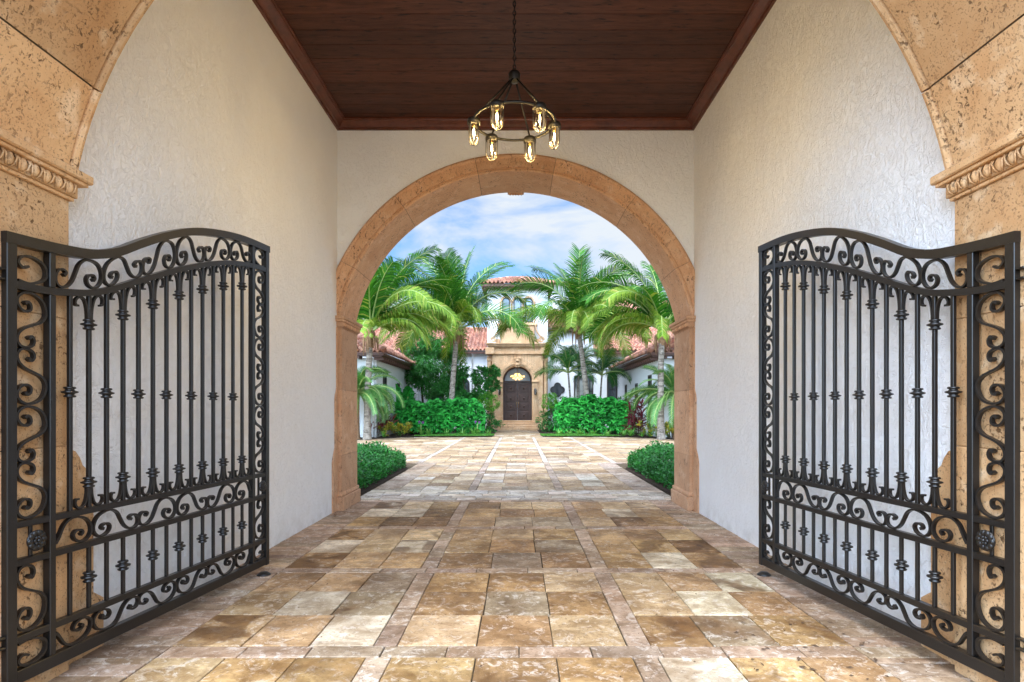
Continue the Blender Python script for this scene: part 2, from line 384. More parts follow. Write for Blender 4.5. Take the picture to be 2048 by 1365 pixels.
# ================================================================== GROUND
g=MB(); g.add([(-400,-60,-.06),(400,-60,-.06),(400,900,-.06),(-400,900,-.06)],[(0,1,2,3)])
tag(g.build('ground',M['ground']),kind='structure')
g=MB(); g.add([(-14,-8,-.016),(14,-8,-.016),(14,30.4,-.016),(-14,30.4,-.016)],[(0,1,2,3)])
g.add([(-1.35,30.4,-.016),(1.35,30.4,-.016),(1.35,40.2,-.016),(-1.35,40.2,-.016)],[(0,1,2,3)])
tag(g.build('pavement_bedding',M['grout']),kind='structure')
pv=MB()
PAL=[((.52,.35,.19),.3),((.43,.28,.15),.8),((.62,.47,.30),.2),((.78,.72,.61),.3),((.45,.37,.28),.5),((.52,.365,.19),.6),((.32,.21,.11),1.0),((.66,.53,.35),.15),((.41,.34,.26),.4),((.58,.41,.24),.4)]
WT=[20,15,16,7,9,11,9,10,7,15]
PINK=[(.46,.35,.28),(.42,.32,.26),(.50,.39,.32),(.44,.36,.29),(.54,.41,.33)]
def tile(x0,x1,y0,y1,col,amt,gap=.005,ch=.004,far=False):
    gap=gap*1.5; z=R.uniform(-.003,.003); j=lambda:R.uniform(-.0035,.0035)
    gx0,gx1,gy0,gy1=x0+gap/2,x1-gap/2,y0+gap/2,y1-gap/2
    b=[(gx0+j(),gy0+j()),(gx1+j(),gy0+j()),(gx1+j(),gy1+j()),(gx0+j(),gy1+j())]
    cx=(x0+x1)/2; cy=(y0+y1)/2
    if cy<9.65: f_=.80+.32*max(0,min(1,(cy-4.5)/2.5)); col=(col[0]*f_,col[1]*f_*.96,col[2]*f_*.86)                   # floor brightness put into the colour: darker in front, lighter deeper in
    elif cy>10.8: col=tuple(c*.66+.10*w_ for c,w_ in zip(col,(.68,.61,.52)))   # court stones darkened in colour against the strong outdoor light
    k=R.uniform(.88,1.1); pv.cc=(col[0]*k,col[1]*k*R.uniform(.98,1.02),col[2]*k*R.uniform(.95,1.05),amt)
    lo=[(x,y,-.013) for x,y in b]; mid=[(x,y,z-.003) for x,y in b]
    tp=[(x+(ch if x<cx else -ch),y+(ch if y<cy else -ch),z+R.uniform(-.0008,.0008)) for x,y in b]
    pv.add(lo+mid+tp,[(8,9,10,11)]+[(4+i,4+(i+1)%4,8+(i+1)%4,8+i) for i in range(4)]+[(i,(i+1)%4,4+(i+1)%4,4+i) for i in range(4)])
def rt(x0,x1,y0,y1,dark=1.0,gap=.005):
    c,a=R.choices(PAL,WT)[0]
    if R.random()<.14: a=min(1,a+.4)
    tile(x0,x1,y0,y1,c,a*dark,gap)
def strip_x(x0,x1,y0,y1,step,gap=.005):   # pavers laid along x
    x=x0
    while x<x1-.05:
        e=min(x1,x+step*R.uniform(.85,1.15)); 
        if x1-e<.12: e=x1
        tile(x,e,y0,y1,R.choice(PINK),R.choice([0,0,.15]),gap); x=e
def strip_y(x0,x1,y0,y1,step,gap=.005):
    y=y0
    while y<y1-.02:
        e=min(y1,y+step*R.uniform(.9,1.1)); 
        if y1-e<.07: e=y1
        tile(x0,x1,y,e,R.choice(PINK),R.choice([0,0,.2]),gap); y=e
ROWS=[]; ys=[-1.55,.23,2.01,3.78,5.62,7.57]
def bay(y0,y1,nr,xin=(-.725,.725),n_in=3,xo=2.14,border=True):
    h=(y1-y0)/nr
    for r in range(nr):
        a=y0+r*h; b=a+h; wi=(xin[1]-xin[0])/n_in; sh=R.uniform(-.03,.03)
        dk=1.6 if y0<6 else (.9 if y0<9 else .35)
        for i in range(n_in):
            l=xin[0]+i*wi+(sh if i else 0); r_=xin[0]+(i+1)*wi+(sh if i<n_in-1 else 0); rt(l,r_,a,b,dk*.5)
        for sgn in (-1,1):
            wo=(xo-.875)/3; sh=R.uniform(-.03,.03); dy=R.uniform(-.0,.0)
            for i in range(3):
                l=.875+i*wo+(sh if i else 0); r_=.875+(i+1)*wo+(sh if i<2 else 0)
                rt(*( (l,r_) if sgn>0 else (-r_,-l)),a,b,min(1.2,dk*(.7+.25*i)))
    strip_y(-.875,-.725,y0,y1,.40); strip_y(.725,.875,y0,y1,.40)
    if border: strip_y(-2.62,-xo,y0,y1,.17,.007); strip_y(xo,2.62,y0,y1,.17,.007)
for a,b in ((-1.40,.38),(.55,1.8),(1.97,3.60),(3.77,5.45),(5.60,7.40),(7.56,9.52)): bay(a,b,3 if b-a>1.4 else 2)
for a,b in ((.38,.55),(1.80,1.97),(3.60,3.77),(5.45,5.60),(7.40,7.56),(9.52,9.70)):
    strip_x(-2.14,2.14,a,b,.43); strip_x(-2.62,-2.14,a,b,.48); strip_x(2.14,2.62,a,b,.48)
y=9.70
while y<10.85:                                   # running-bond threshold outside the arch
    x=-2.62
    while x<2.62:
        e=min(2.62,x+R.uniform(.3,.5)); e=2.62 if 2.62-e<.15 else e
        tile(x,e,y,y+.23,R.choice([(.55,.50,.44),(.62,.55,.46),(.50,.46,.41),(.68,.62,.54),(.66,.56,.44)]),.05); x=e
    y+=.23
bay(10.85,13.5,5,border=False); strip_x(-2.14,2.14,13.5,13.66,.43); bay(13.66,16.1,5,border=False)
strip_y(-2.62,-2.14,10.85,16.1,.22); strip_y(2.14,2.62,10.85,16.1,.22)
strip_x(-8,8,16.1,16.3,.45,.008)
y=16.3
while y<30.1:
    h=.52
    edges=[-14,-2.72,-2.56,-.875,-.725,.725,.875,2.56,2.72,14]
    for i in range(len(edges)-1):
        a,b=edges[i],edges[i+1]
        if b-a<.2: tile(a,b,y,y+h,R.choice([(.60,.55,.50),(.66,.6,.54)]),0,.008); continue
        x=a
        while x<b-.05:
            e=min(b,x+R.uniform(.45,.72)); e=b if b-e<.25 else e
            rt(x,e,y,y+h,.25,.008); x=e
    y+=h
while y<40:
    x=-1.3
    while x<1.25:
        e=min(1.3,x+R.uniform(.4,.6)); e=1.3 if 1.3-e<.2 else e; rt(x,e,y,y+.45,.2,.008); x=e
    y+=.45
# side returns behind the arch piers and outside the front gate
for sgn in (-1,1):
    for a,b in ((-1.4,2.3),):
        yy=a
        while yy<b:
            x=2.62
            while x<8: rt(*((x,x+.5) if sgn>0 else (-x-.5,-x)),yy,yy+.5,.5); x+=.5
            yy+=.5
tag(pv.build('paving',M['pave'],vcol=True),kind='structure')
g=MB(); g.add([(-25,-40,-.02),(25,-40,-.02),(25,-1.42,-.02),(-25,-1.42,-.02)],[(0,1,2,3)]); tag(g.build('bounce_ground',M['bounce_ground']),kind='structure')  # pale ground behind the camera, added to bounce light into the passage

# ================================================================== GATEHOUSE
W,J=2.60,2.53
YN0,YN1=2.50,3.43          # near arch
YF0,YF1=8.75,9.58  # far arch
RZ,RA=2.33,2.60
CEIL=5.66
gh=tag(empty('gatehouse',(0,YN0,0)),'white stucco gatehouse with two stone arches and a dark timber ceiling over the driveway','gatehouse')
def gpart(mb,name,mat,parent=None,**kw):
    o=mb.build(name,mat,parent or gh,**kw); 
    if not parent: o.location=(0,-YN0,0)
    return o
for sgn in (-1,1):
    m=MB(); m.box(sgn*W,sgn*(W+.4),YN1-.3,YF0+.2,-.05,CEIL+.25); gpart(m,'side_wall',M['stucco'])
def archwall(y0,y1,rad,cz,jx,xo,zt):
    m=MB(); a0=math.acos(min(1,jx/rad)); pr=[(-jx,-.05)]; n=48
    for i in range(n+1):
        a=pi-a0-(pi-2*a0)*i/n; pr.append((rad*cos(a),cz+rad*sin(a)))
    pr.append((jx,-.05))
    for y,fl in ((y0,1),(y1,-1)):
        for i in range(1,len(pr)-2):
            q=[(pr[i][0],y,pr[i][1]),(pr[i+1][0],y,pr[i+1][1]),(pr[i+1][0],y,zt),(pr[i][0],y,zt)]
            m.add(q,[(0,1,2,3)[::fl]])
        for s in (-1,1):
            q=[(s*jx,y,-.05),(s*xo,y,-.05),(s*xo,y,zt),(s*jx,y,zt)]; m.add(q,[(0,1,2,3)])
    for i in range(len(pr)-1):
        q=[(pr[i][0],y0,pr[i][1]),(pr[i+1][0],y0,pr[i+1][1]),(pr[i+1][0],y1,pr[i+1][1]),(pr[i][0],y1,pr[i][1])]; m.add(q,[(0,1,2,3)])
    m.add([(-xo,y0,zt),(xo,y0,zt),(xo,y1,zt),(-xo,y1,zt)],[(0,1,2,3)])
    for s in (-1,1): m.add([(s*xo,y0,-.05),(s*xo,y1,-.05),(s*xo,y1,zt),(s*xo,y0,zt)],[(0,1,2,3)])
    return m
gpart(archwall(YN0+.06,YN1-.03,2.64,RZ,2.60,6.0,6.9),'front_wall',M['stucco'])
gpart(archwall(YF0,YF1-.03,2.68,RZ,2.66,6.0,6.9),'rear_wall',M['stucco'])
m=MB(); m.box(-6,6,YN0-.3,YF1+.3,6.9,7.05); gpart(m,'roof_slab',M['portal'])
# ceiling boards
m=MB(); y=YN1-.05; 
while y<YF0+.02:
    m.box(-W-.02,W+.02,y,y+.262,CEIL,CEIL+.03); m.box(-W-.02,W+.02,y+.262,y+.27,CEIL+.008,CEIL+.03); y+=.27
gpart(m,'timber_ceiling',M['boards'])
# crown moulding (profile: d from wall, z)
prof=[(0,-.125),(.03,-.125),(.035,-.10),(.055,-.095),(.075,-.07),(.11,-.04),(.13,-.035),(.135,-.02),(.15,-.018),(.15,0.004),(0,.004)]
m=MB(); m.smooth=False
cor=[(-W,YN1-.03),(W,YN1-.03),(W,YF0),(-W,YF0)]
V=[]
for d,z in prof:
    V+=[(-W+d,YN1-.03+d,CEIL+z),(W-d,YN1-.03+d,CEIL+z),(W-d,YF0-d,CEIL+z),(-W+d,YF0-d,CEIL+z)]
n=len(prof); m.add(V,[(i*4+k,i*4+(k+1)%4,(i+1)*4+(k+1)%4,(i+1)*4+k) for i in range(n-1) for k in range(4)])
gpart(m,'crown_moulding',M['mould'])
# arch rings swept from a profile of (y, r)
def ring(prof,cz,joints,a_lo,mat,parent,nsub=10,gap=.0012):
    js=[a_lo]+joints+[pi-a_lo] 
    m=MB()
    for a,b in zip(js[:-1],js[1:]):
        V=[]; k=len(prof); a+=gap; b-=gap
        for i in range(nsub+1):
            t=a+(b-a)*i/nsub
            for (y,r) in prof: V.append((r*cos(t),y,cz+r*sin(t)))
        Fc=[(i*k+j,i*k+(j+1)%k,(i+1)*k+(j+1)%k,(i+1)*k+j) for i in range(nsub) for j in range(k)]
        Fc+=[tuple(range(k)),tuple(range(nsub*k,(nsub+1)*k))[::-1]]
        m.add(V,Fc)
    return fixn(gpart(m,'arch_stone',mat,parent))
def jl(deg): return [radians(d) for d in deg]
def quoin(sgn,y_start,dirn,hts,mat,parent,x_in):
    # stone returning on to the side wall, stepping out in cyma transitions; dirn +1/-1 along y
    pts=[(0,-.02),(0,hts[0][0])]
    prev=0
    pr=[]
    for (z,ext) in hts: pr.append((ext,z))
    m=MB(); n=len(pr)
    poly=[(-.10,-.03)]+[(e,z) for e,z in [(pr[0][0],-.03)]+pr]+[(-.10,pr[-1][1])]
    m.prism(poly,lambda a,b,d:(sgn*d,y_start+dirn*a,b),x_in,W+.02)
    return fixn(gpart(m,'quoin',mat,parent))
# near arch
na=empty('stone_arch',(0,0,0)); na.parent=gh; na.location=(0,-YN0,0); na['label']='near travertine arch framing the view with pitted golden stone'
bead=[(YN0,2.53),(YN1-.075,2.53),(YN1-.068,2.545),(YN1-.060,2.545),(YN1-.052,2.527),(YN1-.035,2.517),(YN1-.015,2.52),(YN1-.002,2.535),(YN1,2.56),(YN1,2.95),(YN0,2.95)]
a_lo=math.asin((2.84-RZ-.02)/2.53)
ring(bead,RZ,jl([22.3,50,76,104,130,157.7]),a_lo,M['stone'],na,12,.002)
def pier(sgn,y0,y1,parent,mat,zt,joints,proud=0):
    m=MB(); zs=[-.02]+joints+[zt]
    for a,b in zip(zs[:-1],zs[1:]): m.bbox(sgn*J,sgn*(J+.32),y0,y1,a+.001,b-.001,.004)
    return gpart(m,'pier',mat,parent)
for sgn in (-1,1):
    pier(sgn,YN0,YN1,na,M['stone'],2.68,[.30,1.28,2.0])
    # impost: slab, cove, eggs
    m=MB()
    for (z0,z1,p) in ((2.795,2.845,.085),(2.775,2.795,.066),(2.68,2.70,.018)): m.bbox(sgn*(J-p),sgn*(J+.3),YN0-p,YN1+p,z0,z1,.008 if z1-z0>.03 else .004)
    m.bbox(sgn*(J-.03),sgn*(J+.3),YN0-.03,YN1+.03,2.70,2.775,.004)
    y=YN0+.0
    while y<YN1+.03:
        m.ball((sgn*(J-.032),y,2.742),.030,10,8,(.85,.8,1.25))
        for q in (-1,1):
            m.tube([(sgn*(J-.04),y+q*.030,2.774),(sgn*(J-.052),y+q*.033,2.75),(sgn*(J-.045),y+q*.025,2.72),(sgn*(J-.03),y+q*.012,2.703)],.0045,6)
        m.tube([(sgn*(J-.045),y+.040,2.772),(sgn*(J-.04),y+.040,2.715)],[.007,.003],5)
        y+=.08
    for k in range(3):
        x=sgn*(J+.01+.08*k); m.ball((x,YN1+.032,2.742),.030,10,8,(.8,.85,1.25))
    gpart(m,'impost',M['stone'],na)
    h=[(.30,.36),(.34,.30),(.36,.27),(.98,.27),(1.04,.265),(1.08,.25),(1.12,.22),(1.15,.18),(1.20,.155),(1.24,.12),(1.26,.06),(1.28,.02)]
    quoin(sgn,YN1,1,h,M['stone'],na,W-.018)
def core(y0,y1,r0,r1,mat,parent):
    m=MB(); n=60
    for y,f_ in ((y0,0),(y1,1)):
        for i in range(n):
            a0,a1=.17+(pi-.34)*i/n,.17+(pi-.34)*(i+1)/n
            m.add([(r*cos(a),y,RZ+r*sin(a)) for r,a in ((r0,a0),(r0,a1),(r1,a1),(r1,a0))],[(0,1,2,3)])
    for i in range(n):
        a0,a1=.17+(pi-.34)*i/n,.17+(pi-.34)*(i+1)/n
        m.add([(r0*cos(a),y,RZ+r0*sin(a)) for a,y in ((a0,y0),(a1,y0),(a1,y1),(a0,y1))],[(0,1,2,3)])
    gpart(m,'mortar',mat,parent)
core(YN0+.02,YN1-.08,2.537,2.7,M['grout'],na)
# far arch
fa=empty('stone_arch',(0,0,0)); fa.parent=gh; fa.location=(0,-YN0,0); fa['label']='far travertine arch, tinted with lamp warmth, opening to the courtyard'
pf=[(YF1,2.60),(YF0-.02,2.60),(YF0-.035,2.607),(YF0-.040,2.62),(YF0-.036,2.636),(YF0-.02,2.642),(YF0-.022,2.655),(YF0-.040,2.66),(YF0-.040,2.79),(YF0-.055,2.80),(YF0-.06,2.825),(YF0-.045,2.85),(YF0-.02,2.862),(YF0+.05,2.862),(YF1,2.862)]
a_lo=math.asin((2.80-RZ)/2.60)
ring(pf,RZ,jl([27,52,78,102,128,153]),a_lo,M['stonefar'],fa,12,.0012)
for sgn in (-1,1):
    pier(sgn,YF0-.015,YF1,fa,M['stonefar'],2.68,[.80,1.75])
    m=MB(); m.bbox(sgn*(J-.045),sgn*(W+.2),YF0-.06,YF1+.045,-.01,.20,.012); m.bbox(sgn*(J-.025),sgn*(W+.2),YF0-.04,YF1+.025,.201,.26,.012)
    gpart(m,'plinth',M['stonefar'],fa)
    m=MB()
    for (z0,z1,p) in ((2.775,2.825,.07),(2.74,2.775,.052),(2.655,2.675,.015)): m.bbox(sgn*(J-p),sgn*(W+.2),YF0-.03-p,YF1+p,z0,z1,.008)
    m.bbox(sgn*(J-.03),sgn*(W+.2),YF0-.05,YF1+.03,2.675,2.74,.004)
    y=YF0-.02
    while y<YF1+.02: m.ball((sgn*(J-.032),y,2.708),.028,8,6,(.7,.85,1.1)); y+=.075
    gpart(m,'impost',M['stonefar'],fa)
    h=[(.70,.26),(.76,.24),(.83,.20),(.88,.16),(.92,.14),(1.62,.14),(1.68,.12),(1.74,.075),(1.78,.06),(2.66,.06)]
    quoin(sgn,YF0,-1,h,M['stonefar'],fa,W-.02)
core(YF0-.008,YF1-.008,2.609,2.85,M['grout'],fa)
# keystone on the outer face of the far arch
m=MB(); m.prism([(-.11,4.93),(.11,4.93),(.17,5.45),(-.17,5.45)],lambda a,b,d:(a,d,b),YF1+.001,YF1+.12)
for k in range(5): m.ball((-.09+.045*k,YF1+.06,4.925),.022,8,6)
m.box(-.13,.13,YF1+.002,YF1+.12,4.935,4.955)
gpart(m,'keystone',M['stonefar'],fa)

# ================================================================== GATES
T_TOP=[(-.055,2.375),(.1,2.382),(.294,2.396),(.461,2.418),(.65,2.478),(.852,2.586),(1.092,2.705),(1.352,2.808),(1.653,2.881),(1.995,2.930),(2.40,2.947)]
T_A=[(-.055,2.12),(.1,2.12),(.225,2.128),(.515,2.18),(.852,2.32),(1.26,2.49),(1.763,2.652),(2.155,2.717),(2.34,2.725),(2.4,2.725)]
zT=lambda s:lerp_tab(T_TOP,s); zA=lambda s:lerp_tab(T_A,s)
RAILS=[(.885,.92),(.69,.727),(.30,.338)]
SCR=[(.17,.40),(.215,.50),(.15,.585),(.06,.54),(.012,.36),(.03,.14),(.12,.03),(.24,.07),(.34,.25),(.41,.52),(.48,.80),(.59,.965),(.73,.975),(.88,.84),(.965,.57),(.97,.28),(.89,.07),(.78,.03),(.675,.14),(.64,.33),(.69,.47),(.78,.46),(.815,.36),(.775,.285)]
SCR=spline(SCR,4)
def make_gate(side,label):
    ang=radians(90)-side*radians(-7.04) if False else (radians(90-7.04) if side<0 else radians(90+7.04))
    root=tag(empty('iron_gate',(side*2.494,3.03,0),ang),label,'gate','open wrought iron gate leaves')
    q=-side                                   # left gate: outward is +y ; right gate: outward is -y
    fy=lambda n:q*n
    th=.045
    mat=M['iron']
    def bx(mb,s0,s1,n0,n1,z0,z1,b=.003): mb.bbox(s0,s1,fy(n0),fy(n1),z0,z1,b); return mb
    bx(MB(),-.055,0,-.004,.056,.09,zT(-.03)-.002).build('stile',mat,root)
    bx(MB(),.187,.225,0,th,.165,zA(.2)-.02).build('stile',mat,root)
    bx(MB(),.187,.225,0.001,th-.001,zA(.2)+.02,zT(.2)-.05).build('stile',mat,root)
    bx(MB(),2.125,2.163,0,th,.165,zT(2.15)-.05).build('stile',mat,root)
    bx(MB(),2.335,2.385,-.002,.048,.09,zT(2.37)-.01).build('stile',mat,root)
    bx(MB(),.001,2.334,.001,.046,.095,.163).build('rail',mat,root)
    for z0,z1 in RAILS: bx(MB(),.001,2.334,.003,.042,z0,z1).build('rail',mat,root)
    def curved(fn,n0,n1,h0,h1,s0,s1):
        mb=MB(); K=44; V=[]
        for i in range(K+1):
            s=s0+(s1-s0)*i/K; z=fn(s)
            for (n_,h) in ((n0,h0),(n1,h0),(n1,h1),(n0,h1)): V.append((s,fy(n_),z+h))
        mb.add(V,[(i*4+k,i*4+(k+1)%4,(i+1)*4+(k+1)%4,(i+1)*4+k) for i in range(K) for k in range(4)]+[(0,1,2,3),tuple(range(K*4,K*4+4))])
        return fixn(mb.build('rail',mat,root))
    curved(zT,-.006,.054,-.056,0,-.058,2.39)
    curved(zA,.002,.043,-.019,.019,.001,2.334)
    nc=.022
    def knuckle(mb,s,z):
        mb.lathe([(0,-.030),(.026,-.030),(.030,-.026),(.030,-.020),(.021,-.016),(.026,-.008),(.041,-.004),(.041,.004),(.026,.008),(.021,.016),(.030,.020),(.030,.026),(.026,.030),(0,.030)],(s,fy(nc),z),14)
    S0,S1,NP=.331,1.998,14
    for i in range(NP):
        s=S0+(S1-S0)*i/(NP-1); za=zA(s)
        mb=MB(); bx(mb,s-.011,s+.011,nc-.011,nc+.011,.919,za-.018,.002)
        if i%2==0: knuckle(mb,s,1.585)
        else:
            zk=za-.185; knuckle(mb,s,zk); knuckle(mb,s,1.065)
            for e in (-1,1):
                sl=(zA(s+.09*e)-za)
                up=[(.014,.02),(.016,.07),(.022,.11),(.036,.145),(.06,.162),(.085,.155),(.097,.133),(.092,.112),(.074,.108)]
                up=[(a,b+sl*(a/.09)*(b/.16)) for a,b in up]
                mb.strap([(s+e*a,fy(nc),zk+b) for a,b in spline(up,3)],(0,1,0),.020,.011)
                dn=[(.014,-.02),(.016,-.06),(.024,-.10),(.040,-.130),(.065,-.140),(.088,-.130),(.098,-.108),(.090,-.088),(.072,-.088)]
                mb.strap([(s+e*a,fy(nc),1.065+b) for a,b in spline(dn,3)],(0,1,0),.020,.011)
        mb.build('picket',mat,root)
        mb=MB(); bx(mb,s-.010,s+.010,nc-.010,nc+.010,.338,.690,.002)
        if i%2==1: knuckle(mb,s,.515)
        mb.build('short_picket',mat,root)
    nrm=(0,1,0)
    def scroll(s0,s1,lo,hi,flipu=False,flipv=False,clip=None):
        pts=[]
        for u,v in SCR:
            uu=1-u if flipu else u; vv=1-v if flipv else v
            s=s0+(s1-s0)*uu
            if clip and not(clip[0]<=s<=clip[1]): 
                continue
            pts.append((s,fy(nc),lo(s)+(hi(s)-lo(s))*vv))
        if len(pts)<6: return
        k=len(pts); th_=[.012+.006*max(0,1-min(j,k-1-j)/6) for j in range(k)]
        MB().strap(pts,nrm,.024,th_).build('scroll',mat,root)
    lo=lambda s:zA(s)+.022; hi=lambda s:zT(s)-.060
    js=[.232,.555,.875,1.19,1.505,1.83,2.118]
    for i in range(6): scroll(js[i],js[i+1],lo,hi,flipu=(i%2==1))
    js=[.12,.478,.84,1.195,1.54,1.895,2.25]
    for fl,a,b in ((False,.730,.882),(True,.166,.297)):
        for i in range(6):
            clip=(.232,2.118) 
            scroll(js[i],js[i+1],lambda s:a,lambda s:b,flipu=(i%2==1),flipv=fl,clip=clip)
    # upright scrolls inside the two narrow panels
    def vscroll(sa,sb,z0,z1,flip,fs):
        pts=[]
        for u,v in SCR:
            uu=1-u if flip else u; vv=1-v if fs else v
            pts.append((sa+(sb-sa)*(.04+.92*vv),fy(nc),z0+(z1-z0)*uu))
        k=len(pts); th_=[.012+.006*max(0,1-min(j,k-1-j)/6) for j in range(k)]
        MB().strap(pts,nrm,.024,th_).build('scroll',mat,root)
    for (sa,sb,ztop,f) in ((.002,.186,zA(.1)-.02,False),(2.165,2.333,zA(2.25)-.02,True)):
        nn=4 if not f else 6; h=(ztop-.922)/nn
        for i in range(nn): vscroll(sa,sb,.922+i*h,.922+(i+1)*h,i%2==0,f)
        vscroll(sa,sb,.34,.688,True,f)
        # C scroll at foot and head cells
        for (z0,z1) in ((.166,.298),(ztop+.042,ztop+.26-.075)):
            c=[(.10,.95),(.45,1.0),(.85,.80),(.97,.5),(.85,.18),(.5,.02),(.2,.10),(.10,.32),(.25,.48),(.42,.38)]
            if z0>1: c=[(a,1-b) for a,b in c]
            c=[((1-a) if f else a,b) for a,b in c]
            MB().strap([(sa+(sb-sa)*a,fy(nc),z0+(z1-z0)*b) for a,b in spline(c,4)],nrm,.024,.012).build('scroll',mat,root)
        # rosette
        sc_=(sa+sb)/2; mb=MB(); zc=.808; r=.058 if not f else .052
        bx(mb,sc_-.009,sc_+.009,nc-.006,nc+.008,.727,.885,.002)
        mb.lathe([(0,.0),(r*.55,.0),(r*.9,.006),(r*.95,.014),(r*.6,.018),(0,.02)],(sc_,fy(-.002) if q>0 else fy(-.002),zc),20,'y') if q>0 else mb.lathe([(0,-.0),(r*.55,-.0),(r*.9,-.006),(r*.95,-.014),(r*.6,-.018),(0,-.02)],(sc_,fy(-.002),zc),20,'y')
        for k in range(10):
            a=2*pi*k/10; mb.ball((sc_+r*.66*cos(a),fy(-.018),zc+r*.66*sin(a)),r*.30,8,6,(1,.6,1))
        for k in range(6):
            a=2*pi*k/6; mb.ball((sc_+r*.28*cos(a),fy(-.024),zc+r*.28*sin(a)),r*.17,8,6,(1,.6,1))
        mb.ball((sc_,fy(-.028),zc),r*.16,8,6)
        mb.build('rosette',M['iron'],root)
    for z in (2.13,.30):
        mb=MB(); bx(mb,-.10,-.055,.0,.05,z,z+.012); bx(mb,-.10,-.055,.0,.05,z+.05,z+.062); mb.lathe([(0,z-.004),(.016,z-.004),(.016,z+.066),(0,z+.066)],(-.095,fy(.03),0),12); bx(mb,-.14,-.10,.02,.075,z+.013,z+.049)
        mb.build('hinge',M['iron'],root)
    return root
make_gate(-1,'black wrought iron gate leaf with scrolls standing open against the left wall')
make_gate(1,'black wrought iron gate leaf with scrolls standing open against the right wall')

for sx,nm in ((-1,'left'),(1,'right')):
    m=MB(); m.lathe([(.06,.0),(.06,.006),(.045,.018),(.03,.028),(0,.030)],(0,0,0),20)
    o=m.build('gate_stop',M['ironblk'],loc=(sx*2.235,5.36,.002)); tag(o,'low round black stop on the paving under the %s gate end'%nm,'gate stop','gate stops')
# ================================================================== CHANDELIER
chx,chy=0.0,6.0; RINGZ=4.35; RR=.405
ch=tag(empty('chandelier',(chx,chy,RINGZ)),'round black iron chandelier with six caged glass lamps chained to the timber ceiling','chandelier')
def cpart(mb,n,mat,par=None): return mb.build(n,mat,par or ch)
m=MB(); m.lathe([(0,0),(.075,0),(.075,-.03),(.05,-.05),(.02,-.06),(0,-.06)],(0,0,CEIL-RINGZ),20); cpart(m,'canopy',M['ironblk'])
m=MB(); z=CEIL-RINGZ-.06; k=0
while z>.50:
    pts=[]
    for i in range(13):
        a=2*pi*i/12; dx=.013*cos(a); dz=.028*sin(a); pts.append((dx if k%2 else 0,0 if k%2 else dx,z-.024+dz))
    m.tube(pts,.0055,6,False); z-=.045; k+=1
cpart(m,'chain',M['ironblk'])
m=MB(); m.lathe([(0,.53),(.02,.52),(.05,.50),(.062,.475),(.055,.455),(.058,.43),(.04,.40),(0,.395)],(0,0,0),18); cpart(m,'hub',M['ironblk'])
m=MB(); m.tube([(RR*cos(2*pi*i/64),RR*sin(2*pi*i/64),0) for i in range(65)],.014,8,False); cpart(m,'ring',M['ironblk'])
for k in range(6):
    a=radians(6.5+60*k); ca,sa=cos(a),sin(a)
    m=MB(); m.tube([(.03*ca,.03*sa,.43),(RR*ca,RR*sa,.02)],.0095,8); cpart(m,'arm',M['ironblk'])
    lx,ly=RR*ca,RR*sa
    cap=MB(); cap.lathe([(0,.035),(.045,.03),(.062,.018),(.066,0),(.066,-.03),(.055,-.034),(0,-.036)],(0,0,0),20)
    lan=cap.build('lamp',M['ironblk'],ch,loc=(lx,ly,-.01))
    gmb=MB(); gmb.lathe([(.052,-.03),(.053,-.12),(.052,-.16),(.045,-.19),(.03,-.21),(.012,-.219),(0,-.22)],(0,0,0),20); gmb.build('lamp_glass',M['lampglass'],lan)
    cg=MB(); 
    for j in range(2):
        b=a+pi/4+j*pi/2
        pr=[(.062,-.03),(.062,-.12),(.060,-.17),(.048,-.21),(.025,-.232),(0,-.238)]
        pr=spline(pr,3); pts=[(r*cos(b),r*sin(b),h) for r,h in pr]+[(-r*cos(b),-r*sin(b),h) for r,h in pr[::-1][1:]]
        cg.tube(pts,.0038,6)
    cg.build('lamp_cage',M['ironblk'],lan)
    bl=MB(); bl.lathe([(.013,-.035),(.014,-.06),(.020,-.08),(.026,-.105),(.022,-.135),(.010,-.160),(0,-.168)],(0,0,0),12)
    bo=bl.build('bulb',M['lampglass'],lan)
    fl=MB(); fl.lathe([(0,-.07),(.006,-.08),(.010,-.105),(.008,-.13),(.003,-.152),(0,-.153)],(0,0,0),8); fl.build('filament',M['filament'],lan)
    sk=MB(); sk.lathe([(.015,-.033),(.016,-.055),(.012,-.062),(0,-.062)],(0,0,0),10); sk.build('socket',M['brass'],lan)
    pl=bpy.data.lights.new('lamp_light','POINT'); pl.energy=8; pl.color=(1,.68,.24); pl.shadow_soft_size=.03
    po=bpy.data.objects.new('lamp_light',pl); COL.objects.link(po); po.parent=lan; po.location=(0,0,-.185)

# ================================================================== HOUSE
HY=41.0
hs=tag(empty('house',(0,HY,0)),'white stucco mansion with clay tile roofs, square tower and carved stone entrance','house')
def hp(mb,n,mat,par=None,**kw):
    o=mb.build(n,mat,par or hs,**kw)
    if par is None: o.location=(0,-HY,0)
    return o
def wbox(*a): return hp(MB().box(*a),'wall',M['housewall'])
wbox(-2.07,2.07,HY,HY+4,0,9.6)                    # tower
wbox(-12.5,-2.07,HY+1,HY+9,0,5.35)                # left link
wbox(2.07,5.3,HY+1,HY+9,0,6.9); wbox(5.3,12.5,HY+1.002,HY+6,0,5.35); wbox(5.6,12.5,HY+6.5,HY+12,0,8.5)                   # right link
wbox(-13.5,-7.0,29.8,HY+1.0,0,3.95)               # left wing
wbox(7.0,13.5,29.8,HY+1.0,0,3.95)                 # right wing
wbox(2.6,5.6,HY+5,HY+9,6.9,11.0)                  # upper block
CL=[(.27,.085,.045),(.34,.12,.065),(.40,.17,.10),(.30,.12,.08),(.42,.20,.12),(.17,.055,.035)]
